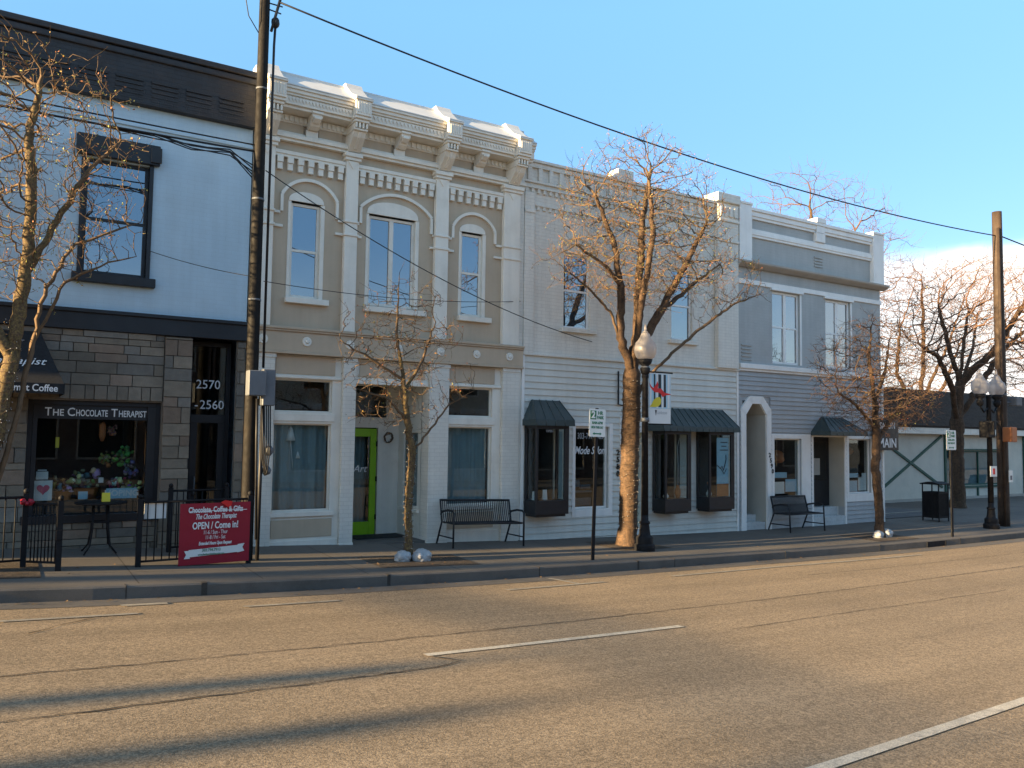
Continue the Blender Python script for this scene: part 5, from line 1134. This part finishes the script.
def tree(name, label, cat, base, paths, ells, n, step, rb, seed, bark, twig, group=None, kill=None, infl=.9, rtip=.0045, twigs=1.0, twlen=.28, leaves=0, leafcols=None, leafsize=.025, up=.12, jit=.25, droop=0., thick=.035, ymax=None, limb=1.0):
    P, par, nfix, rg = grow(paths, ells, n, step, kill or step * 1.6, infl, seed, up, jit)
    n_ = len(P); kids = [[] for _ in range(n_)]
    for i in range(1, n_):
        if par[i] >= 0: kids[par[i]].append(i)
    tips = np.zeros(n_)
    for i in range(n_ - 1, -1, -1):
        tips[i] = max(1, sum(tips[k] for k in kids[i]))
    # children are always numbered after parents, so one backward pass is enough
    ex = math.log(max(tips[0], 3)) / math.log(rb / rtip); R = rtip * tips ** (1 / ex); R[:nfix] = np.minimum(R[:nfix] * limb, rb)
    zb0 = P[0][2]
    for i in range(n_):                       # root flare
        h = P[i][2] - zb0
        if i < nfix and h < .5 and R[i] > rb * .6: R[i] *= 1 + .55 * (1 - h / .5) ** 2
    if ymax is not None: P[:, 1] = np.where(P[:, 1] > ymax, ymax - .04 * rg.random(n_), P[:, 1])
    root = thing(name, label, cat, tuple(P[0]), group)
    tk, cr = MB(), MB(); stack = [(0, -1)]
    while stack:
        s, p0 = stack.pop(); ch = [] if p0 < 0 else [p0]; c = s
        while True:
            ch.append(c)
            if not kids[c]: break
            ks = sorted(kids[c], key=lambda k: -tips[k]); 
            for k in ks[1:]: stack.append((k, c))
            c = ks[0]
        pts = [P[i] for i in ch]; rad = [R[i] for i in ch]
        if p0 >= 0: rad[0] = min(R[p0], rad[1] * 1.15)
        # split the chain where it gets thin: thick goes to the trunk mesh
        cut = next((i for i, r in enumerate(rad) if r < thick), len(rad))
        if cut > 1: tk.tube(pts[:cut + 1], rad[:cut + 1], 12 if rad[0] > .1 else 8, cap=False)
        if cut < len(rad): 
            a = max(cut - (0 if cut <= 1 else 0), 0); a = 0 if cut <= 1 else cut
            if len(pts) - a > 1: cr.tube(pts[a:], rad[a:], 5 if rad[a] > .014 else 3, cap=False)
    # twigs
    tipn = [i for i in range(nfix, n_) if R[i] < .016]; ends = []
    for i in tipn:
        k = rg.poisson(twigs * (1.3 if not kids[i] else .45))
        d0 = P[i] - P[par[i]]; d0 /= np.linalg.norm(d0) + 1e-9
        for _ in range(k):
            d = d0 * .6 + rg.normal(size=3) * .6 + np.array([0, 0, up * 1.5 - droop]); d /= np.linalg.norm(d); L = twlen * rg.uniform(.35, 1.2); pts = [P[i]]
            for q in range(3): d = d + rg.normal(size=3) * .22 + np.array([0, 0, .08 - droop * .4]); d /= np.linalg.norm(d); pts.append(pts[-1] + d * L / 3)
            if ymax is not None:
                for q in pts: q[1] = min(q[1], ymax)
            cr.tube(pts, [rtip * .8, rtip * .7, rtip * .6, rtip * .35], 3, cap=False); ends += pts[1:]
    obj('trunk', tk, bark, root); obj('crown', cr, twig, root)
    if leaves and ends:
        lf = MB(); 
        for k in range(leaves):
            c = np.array(ends[rg.integers(len(ends))]) + rg.normal(size=3) * .02; s = leafsize * rg.uniform(.5, 1.3); u = rg.normal(size=3); u /= np.linalg.norm(u); w = np.cross(u, rg.normal(size=3)); w /= np.linalg.norm(w) + 1e-9
            col = leafcols[rg.integers(len(leafcols))]; t = rg.uniform(.6, 1.3)
            lf.quad(c - u * s, c + w * s * .5, c + u * s, c - w * s * .5, col=tuple(x * t for x in col))
        obj('dried_leaves', lf, LEAFBITS, root)
    return root, P, R
ORL = [(.30, .15, .05), (.24, .16, .05), (.22, .20, .05), (.35, .10, .04)]
GRL = [(.26, .25, .06), (.20, .22, .06), (.32, .22, .08), (.34, .13, .05)]
GRP = 'bare street trees along the kerb'
z = zw(-.2, -1.9)
T = {}
T['left'] = tree('street_tree', 'large bare two-stemmed tree before the white brick shop at the left edge', 'tree', None,
    [[(-.34, -1.9, z - .05), (-.20, -1.9, .9), (-.03, -1.9, 2.1), (.08, -1.9, 2.9), (.17, -1.95, 3.9), (.20, -2.0, 4.9), (.15, -1.95, 5.8), (.25, -1.9, 6.6)],
     [(-.30, -1.9, .3), (-.06, -1.86, 1.1), (.14, -1.86, 2.0), (.20, -1.84, 2.4), (.30, -1.8, 3.1), (.42, -1.8, 3.85), (.72, -1.85, 4.45), (1.25, -1.95, 4.72), (1.5, -1.95, 4.85)],
     [(.30, -1.8, 3.1), (.62, -2.05, 3.9), (1.1, -2.2, 4.2), (1.42, -2.3, 4.3)], [(.17, -1.95, 3.9), (.5, -2.0, 4.7), (.82, -2.0, 5.4), (1.2, -2.0, 5.9)], [(.1, -1.9, 2.9), (-.5, -2.1, 3.9), (-1.1, -2.2, 5.0)]],
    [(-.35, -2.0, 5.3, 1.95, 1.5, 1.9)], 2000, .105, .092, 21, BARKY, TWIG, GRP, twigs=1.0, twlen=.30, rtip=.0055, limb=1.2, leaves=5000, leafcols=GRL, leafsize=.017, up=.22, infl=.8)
z = zw(10.83, -1.15)
T['centre'] = tree('street_tree', 'tallest bare street tree with lit orange trunk behind the bird banner lamp', 'tree', None,
    [[(10.84, -1.15, z - .05), (10.86, -1.15, .5), (10.88, -1.15, 1.4), (10.92, -1.16, 2.5), (10.90, -1.2, 3.3), (10.98, -1.25, 4.3), (11.0, -1.3, 5.4), (11.05, -1.35, 6.6), (11.2, -1.4, 7.6)],
     [(10.92, -1.16, 2.5), (11.15, -1.3, 3.15), (11.7, -1.5, 3.75), (12.4, -1.6, 4.3), (13.3, -1.7, 4.9), (14.1, -1.75, 5.2), (14.45, -1.75, 5.05)],
     [(10.90, -1.2, 3.3), (10.5, -1.3, 4.0), (10.2, -1.35, 4.5), (9.5, -1.5, 4.9), (8.75, -1.6, 5.25)], [(10.5, -1.3, 4.0), (10.35, -1.5, 5.0), (10.05, -1.6, 5.9), (9.6, -1.6, 6.7)],
     [(10.35, -1.5, 5.0), (9.8, -1.7, 5.3), (9.0, -1.8, 5.6), (8.5, -1.8, 5.3)], [(10.92, -1.22, 3.6), (11.4, -1.5, 4.6), (11.9, -1.7, 5.6), (12.4, -1.8, 6.5)], [(10.9, -1.2, 3.3), (10.7, -1.7, 4.6), (10.75, -2.0, 6.0), (10.6, -2.0, 7.2)], [(11.4, -1.5, 4.6), (12.3, -1.4, 5.2), (13.3, -1.4, 5.9)]],
    [(11.0, -1.5, 6.4, 2.2, 1.35, 1.7, 1.3), (11.3, -1.6, 5.3, 3.0, 1.35, .8, .9), (11.1, -1.5, 7.95, .8, .7, .55, .5)], 2900, .10, .185, 5, BARK, TWIG, GRP, twigs=1.1, twlen=.30, rtip=.005, leaves=8000, leafcols=ORL + GRL, leafsize=.015, up=.24, infl=.8, ymax=-.12)
z = zw(5.67, -1.85)
T['small'] = tree('street_tree', 'slender young bare tree before the tan shop with white bundles at its foot', 'tree', None,
    [[(5.67, -1.85, z - .05), (5.66, -1.85, .9), (5.70, -1.85, 1.75), (5.60, -1.85, 2.2), (5.55, -1.85, 2.7), (5.35, -1.9, 3.6), (5.38, -1.9, 4.6)],
     [(5.70, -1.85, 1.75), (6.0, -1.9, 2.1), (6.3, -1.95, 2.5), (6.75, -2.0, 2.75)], [(5.6, -1.85, 2.2), (5.2, -2.0, 2.55), (4.6, -2.1, 2.7)], [(5.55, -1.85, 2.7), (5.9, -1.7, 3.2), (6.15, -1.7, 3.9)], [(5.5, -1.85, 2.9), (4.9, -1.9, 3.2), (4.45, -1.95, 3.4)]],
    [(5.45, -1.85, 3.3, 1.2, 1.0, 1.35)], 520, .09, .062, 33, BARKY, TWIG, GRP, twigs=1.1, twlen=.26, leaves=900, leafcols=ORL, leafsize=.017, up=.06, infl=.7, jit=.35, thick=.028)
z = zw(17.85, -2.05)
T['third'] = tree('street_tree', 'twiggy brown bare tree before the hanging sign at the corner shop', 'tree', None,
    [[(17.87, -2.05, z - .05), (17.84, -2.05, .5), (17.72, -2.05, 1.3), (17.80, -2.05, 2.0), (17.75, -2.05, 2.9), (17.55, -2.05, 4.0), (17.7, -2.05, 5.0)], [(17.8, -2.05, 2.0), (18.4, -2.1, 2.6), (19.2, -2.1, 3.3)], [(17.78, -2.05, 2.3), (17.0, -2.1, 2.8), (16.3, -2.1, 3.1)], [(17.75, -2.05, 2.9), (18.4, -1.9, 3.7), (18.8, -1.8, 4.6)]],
    [(17.75, -2.0, 3.55, 1.75, 1.3, 1.5), (18.9, -1.9, 3.0, 1.1, 1.0, .75, 1.6)], 2600, .09, .10, 44, BARK, TWIGSHADE, GRP, twigs=2.0, twlen=.28, leaves=3000, leafcols=ORL + [(.14, .09, .06), (.1, .07, .05)], leafsize=.017, up=.05, infl=.7, jit=.32, droop=.05, thick=.03, ymax=-.3)  # darkened twigs and extra dark leaf tones paint this crown's shade
z = zw(27.8, .4) - .02
T['right'] = tree('shade_tree', 'wide bare tree with dark trunk before the low stucco shop', 'tree', None,
    [[(27.8, 1.66, z - .1), (27.8, 1.66, 1.2), (27.85, 1.66, 2.7), (28.0, 1.6, 4.0), (28.1, 1.5, 5.4), (28.3, 1.4, 6.6)], [(27.85, 1.66, 2.7), (28.9, 1.4, 4.0), (30.0, 1.2, 5.2), (31.2, 1.1, 6.0)], [(27.85, 1.66, 2.7), (26.8, 1.2, 3.8), (25.6, 1.0, 4.8), (24.6, .9, 5.0)], [(28.0, 1.6, 4.0), (27.3, 1.6, 5.4), (26.8, 1.6, 6.6)], [(28.0, 1.6, 3.6), (29.6, 2.0, 5.4), (30.4, 2.2, 6.8)], [(28.0, 1.6, 4.0), (28.8, .6, 5.4), (29.3, .2, 6.6)]],
    [(28.4, .2, 6.0, 5.0, 3.0, 2.3)], 4200, .15, .24, 55, BARK, TWIGRED, 'large bare trees behind the row', twigs=1.5, twlen=.5, leaves=1500, leafcols=ORL, leafsize=.03, up=.14, infl=1.3, rtip=.0055, thick=.05)
def bigtree(x, y, h, r, seed, label, n=2200):
    z = zb(min(x, 60)) - .4
    return tree('shade_tree', label, 'tree', None, [[(x, y, z), (x + .1, y, z + h * .22), (x, y, z + h * .4), (x + .3, y, z + h * .65), (x + .2, y, z + h * .9)], [(x + .1, y, z + h * .25), (x + r * .35, y - .4, z + h * .45), (x + r * .6, y - .6, z + h * .62)], [(x + .1, y, z + h * .27), (x - r * .35, y + .4, z + h * .48), (x - r * .6, y - .6, z + h * .66)], [(x, y, z + h * .36), (x - r * .1, y - r * .4, z + h * .6), (x, y - r * .5, z + h * .75)]],
        [(x, y, z + h * .64, r, r * .9, h * .34)], n, h * .018, h * .017, seed, BARK, TWIGRED, 'large bare trees behind the row', twigs=1.6, twlen=h * .05, up=.2, infl=h * .12, rtip=.008, thick=.06)
bigtree(36.0, 14.0, 17.6, 5.6, 61, 'tall bare tree rising behind the roof of the blue-grey shop', 3000); bigtree(42, 11.5, 13.0, 4.6, 62, 'bare tree behind the low roof, left of the bare brown pole')
bigtree(52, 9.0, 9.5, 4.6, 63, 'bare tree behind the low roof at the right edge', 1600)
# strings of small lights wound round the trunks
def lights(key, r0, z0, z1, turns, lab):
    root, P, R = T[key]; q, bq = MB(), MB(); rn = random.Random(9)
    idx = [i for i in range(len(P)) if z0 < P[i][2] < z1 and R[i] > r0]
    main = sorted(idx, key=lambda i: P[i][2]); N = int(turns * 12); path = []
    for k in range(N):
        zz = z0 + (z1 - z0) * k / N; c = min(main, key=lambda i: abs(P[i][2] - zz)); an = 2 * pi * turns * k / N; rr = R[c] * 1.06 + .008
        an += rn.uniform(-.25, .25); zz += rn.uniform(-.035, .035); path.append((P[c][0] + rr * cos(an), P[c][1] + rr * sin(an), zz))
        if rn.random() < .35: bq.blob((P[c][0] + (rr + .012) * cos(an), P[c][1] + (rr + .012) * sin(an), zz), .0065, k, 5, 4, 0)
    t = thing('string_lights', lab, 'lights', path[0], 'strings of small lights wound round tree trunks'); obj('cord', MB().tube(path, .004, 4), TWIG, t); obj('bulbs', bq, PLASTIC, t)
lights('centre', .15, .1, 3.2, 26, 'small pale bulbs on a cord wound round the tallest tree trunk')
lights('small', .05, .1, 2.1, 20, 'small pale bulbs on a cord wound round the slender young tree')
lights('left', .09, .3, 3.4, 24, 'small pale bulbs on a cord wound round the two-stemmed left tree')

# ------------------------------------------------------------------ up the street and across it: what throws the long shadows and stands in the window reflections
def simple_front(name, label, x0, x1, yf, depth, h, m, tm, face=-1, floors=2, trees=None):
    cx = (x0 + x1) / 2; zg_ = zb(cx) - .6; t = thing(name, label, 'building', (cx, yf, zg_)); d = yf - face * depth
    q = MB(); q.box(x0, x1, min(yf, d), max(yf, d), zg_, zb(cx) + h); obj('wall', q, m, t)
    q = MB(); y1 = yf + face * .25; q.box(x0 - .05, x1 + .05, min(yf + face * .002, y1), max(yf + face * .002, y1), zb(cx) + h - .7, zb(cx) + h - .25); q.box(x0, x1, min(yf, yf + face * .1), max(yf, yf + face * .1), zb(cx) + 3.3, zb(cx) + 3.6); obj('cornice', q, tm, t, bevel=.01)
    n = max(2, int((x1 - x0) / 2.6)); w = (x1 - x0) / n
    for fl in range(floors):
        for k in range(n):
            a = x0 + w * (k + .5); hw = (w * .36 if fl == 0 else .5); za, zc = (zb(cx) + .5, zb(cx) + 2.6) if fl == 0 else (zb(cx) + 4.3, zb(cx) + 6.0)
            ya, yb_ = yf + face * .003, yf + face * .06
            wn = obj('window', MB().box(a - hw - .08, a + hw + .08, min(ya, yb_), max(ya, yb_), za - .08, za).box(a - hw - .08, a + hw + .08, min(ya, yb_), max(ya, yb_), zc, zc + .08).box(a - hw - .08, a - hw, min(ya, yb_), max(ya, yb_), za, zc).box(a + hw, a + hw + .08, min(ya, yb_), max(ya, yb_), za, zc), tm, t)
            obj('pane', B(a - hw, a + hw, min(ya, yf + face * .02), max(ya, yf + face * .02), za, zc), DIMGLASS, wn)
    return t
simple_front('shop_building', 'brown brick shop next to the white brick shop, up the street', -16, -6.3, -.74, 14, 6.6, BROWNBRICK, CREAM, -1)
simple_front('shop_building', 'brown brick two storey shop across the street', -12, 8, -23, 12, 6.4, BROWNBRICK, LEDGE, 1)
simple_front('shop_building', 'cream two storey shop across the street', 8.2, 22, -23, 12, 6.8, STUCCO, WHITE, 1)
simple_front('shop_building', 'long brown brick shop across the street beyond the cream one', 23, 50, -23, 12, 6.2, BROWNBRICK, LEDGE, 1)
def sidetree(x, y, h, r, seed, lab, n=420):
    z = zb(x) - .3
    return tree('street_tree', lab, 'tree', None, [[(x, y, z), (x, y, z + h * .3), (x + .1, y, z + h * .6), (x, y, z + h * .9)], [(x, y, z + h * .33), (x + r * .5, y + .2, z + h * .55)], [(x, y, z + h * .36), (x - r * .5, y - .2, z + h * .6)]], [(x, y, z + h * .64, r, r * .85, h * .33)], n, .16, h * .028, seed, BARK, TWIG, GRP, twigs=.8, twlen=.35, up=.2, infl=1.1, rtip=.006, leaves=500, leafcols=ORL)
sidetree(-15, -2.4, 6.5, 1.0, 71, 'bare street tree up the street beside the brown brick shop', 260); sidetree(-28, -2.5, 7, 1.1, 73, 'farther bare street tree up the street', 300)
sidetree(17, -20.2, 8.5, 2.4, 74, 'bare street tree before the cream shop across the street', 700); sidetree(29, -20.2, 9, 2.6, 75, 'bare street tree before the long brown shop across the street', 700); sidetree(5, -20.4, 7, 2.0, 76, 'bare street tree before the brown shop across the street')
# traffic signal on a mast arm at the next crossing up the street
MX = -38.0; mz = zr(MX, -8); gz = zw(MX, -2.4)
ts = thing('traffic_signal', 'tall steel mast arm with three hanging signal heads over the road up the street', 'traffic signal', (MX, -2.4, gz))
obj('mast', MB().lathe([(.2, gz - .1), (.2, gz + .2), (.14, gz + .25), (.09, gz + 6.9)], MX, -2.4, 14), GALV, ts); obj('arm', MB().tube([(MX, -2.4, mz + 6.3), (MX, -6, mz + 6.55), (MX, -10.6, mz + 6.6)], [.09, .07, .05], 10), GALV, ts)
for y_, dz in ((-7.08, -.15), (-8.42, -.2), (-10.25, -.05)):
    hd = obj('signal_head', B(MX - .12, MX + .12, y_ - .17, y_ + .17, mz + 5.35 + dz, mz + 6.45 + dz), IRON, ts, bevel=.02)
    for k in range(3): obj('lens', MB().tube([(MX + .121, y_, mz + 5.55 + dz + .35 * k), (MX + .14, y_, mz + 5.55 + dz + .35 * k)], .11, 14), DIMGLASS, hd)

# ------------------------------------------------------------------ camera, sky and sun
cam = bpy.data.cameras.new('camera'); co = bpy.data.objects.new('camera', cam); C.objects.link(co); S.camera = co
yaw, pitch, roll = 0.558870293, 0.0632943430, 0.0140549514
r0 = Vector((cos(yaw), -sin(yaw), 0)); f0 = Vector((sin(yaw), cos(yaw), 0)); u0 = Vector((0, 0, 1))
f2 = cos(pitch) * f0 + sin(pitch) * u0; u2 = -sin(pitch) * f0 + cos(pitch) * u0
r3 = cos(roll) * r0 + sin(roll) * u2; u3 = -sin(roll) * r0 + cos(roll) * u2
co.matrix_world = Matrix(((r3.x, u3.x, -f2.x, 0), (r3.y, u3.y, -f2.y, -14.0), (r3.z, u3.z, -f2.z, 2.0), (0, 0, 0, 1)))
cam.sensor_width = 36; cam.lens = 815 * 36 / 1024; cam.clip_end = 3000; cam.clip_start = .1
EL, AZ = radians(10.4), radians(0.5)            # sun low up the street, a hair behind the facades
sd = Vector((-cos(EL) * cos(AZ), cos(EL) * sin(AZ), sin(EL)))
sl_ = bpy.data.lights.new('sun', 'SUN'); so = bpy.data.objects.new('sun', sl_); C.objects.link(so)
sl_.energy = 5.0; sl_.angle = radians(.5); sl_.color = (1, .72, .38); so.rotation_euler = sd.to_track_quat('Z', 'Y').to_euler(); so.location = (-20, 0, 20)
wd = bpy.data.worlds.new('World'); S.world = wd; wd.use_nodes = True; nt = wd.node_tree; N = nt.nodes; L = nt.links
bg = N['Background']; sky = N.new('ShaderNodeTexSky'); sky.sky_type = 'NISHITA'; sky.sun_disc = False; sky.sun_elevation = EL; sky.sun_rotation = math.atan2(sd.x, sd.y)
sky.air_density = 1.0; sky.dust_density = 1.6; sky.ozone_density = 1.6; sky.altitude = 1600
tc = N.new('ShaderNodeTexCoord'); sp = N.new('ShaderNodeSeparateXYZ'); L.new(tc.outputs['Generated'], sp.inputs[0])
def mapr(s, a, b, lo, hi):
    r = N.new('ShaderNodeMapRange'); r.interpolation_type = 'SMOOTHSTEP'; r.inputs[1].default_value = lo; r.inputs[2].default_value = hi; r.inputs[3].default_value = a; r.inputs[4].default_value = b; L.new(s, r.inputs[0]); return r.outputs[0]
def mul(a, b):
    x = N.new('ShaderNodeMath'); x.operation = 'MULTIPLY'; L.new(a, x.inputs[0]); L.new(b, x.inputs[1]); return x.outputs[0]
mp = N.new('ShaderNodeMapping'); mp.inputs['Scale'].default_value = (1, 1, 2.6); L.new(tc.outputs['Generated'], mp.inputs['Vector'])
nz = N.new('ShaderNodeTexNoise'); nz.inputs['Scale'].default_value = 3.2; nz.inputs['Detail'].default_value = 7; nz.inputs['Roughness'].default_value = .55; L.new(mp.outputs[0], nz.inputs['Vector'])
ad = N.new('ShaderNodeMath'); ad.operation = 'ADD'; L.new(nz.outputs['Fac'], ad.inputs[0]); L.new(mapr(sp.outputs[2], 1.0, -.6, .08, .30), ad.inputs[1])
cl = mul(mapr(ad.outputs[0], 0, 1, .36, .62), mapr(sp.outputs[0], 0, 1, .72, .88))
rp = N.new('ShaderNodeValToRGB'); L.new(sp.outputs[2], rp.inputs[0]); e = rp.color_ramp.elements
for pos, c_ in ((0, (.80, .92, 1.0)), (.22, (.56, .87, 1.05)), (.47, (.25, .68, 1.12)), (1, (.12, .40, .86))):
    el = e[0] if pos == 0 else (e[1] if pos == 1 else e.new(pos)); el.color = (*(v * 2.5 for v in c_), 1)
sm = N.new('ShaderNodeMix'); sm.data_type = 'RGBA'; sm.inputs[0].default_value = .55; L.new(sky.outputs[0], sm.inputs[6]); L.new(rp.outputs[0], sm.inputs[7])
mx = N.new('ShaderNodeMix'); mx.data_type = 'RGBA'; L.new(cl, mx.inputs[0]); L.new(sm.outputs[2], mx.inputs[6]); mx.inputs[7].default_value = (CLOUD, CLOUD * .98, CLOUD * .95, 1)
L.new(mx.outputs[2], bg.inputs['Color']); bg.inputs['Strength'].default_value = SKYS
S.view_settings.view_transform = 'Standard'; S.view_settings.look = 'None'; S.view_settings.gamma = 1; S.view_settings.use_curve_mapping = False
S.view_settings.exposure = EXPO
S.cycles.max_bounces = 6; S.cycles.transparent_max_bounces = 12; S.cycles.use_denoising = True; S.cycles.sample_clamp_indirect = 6
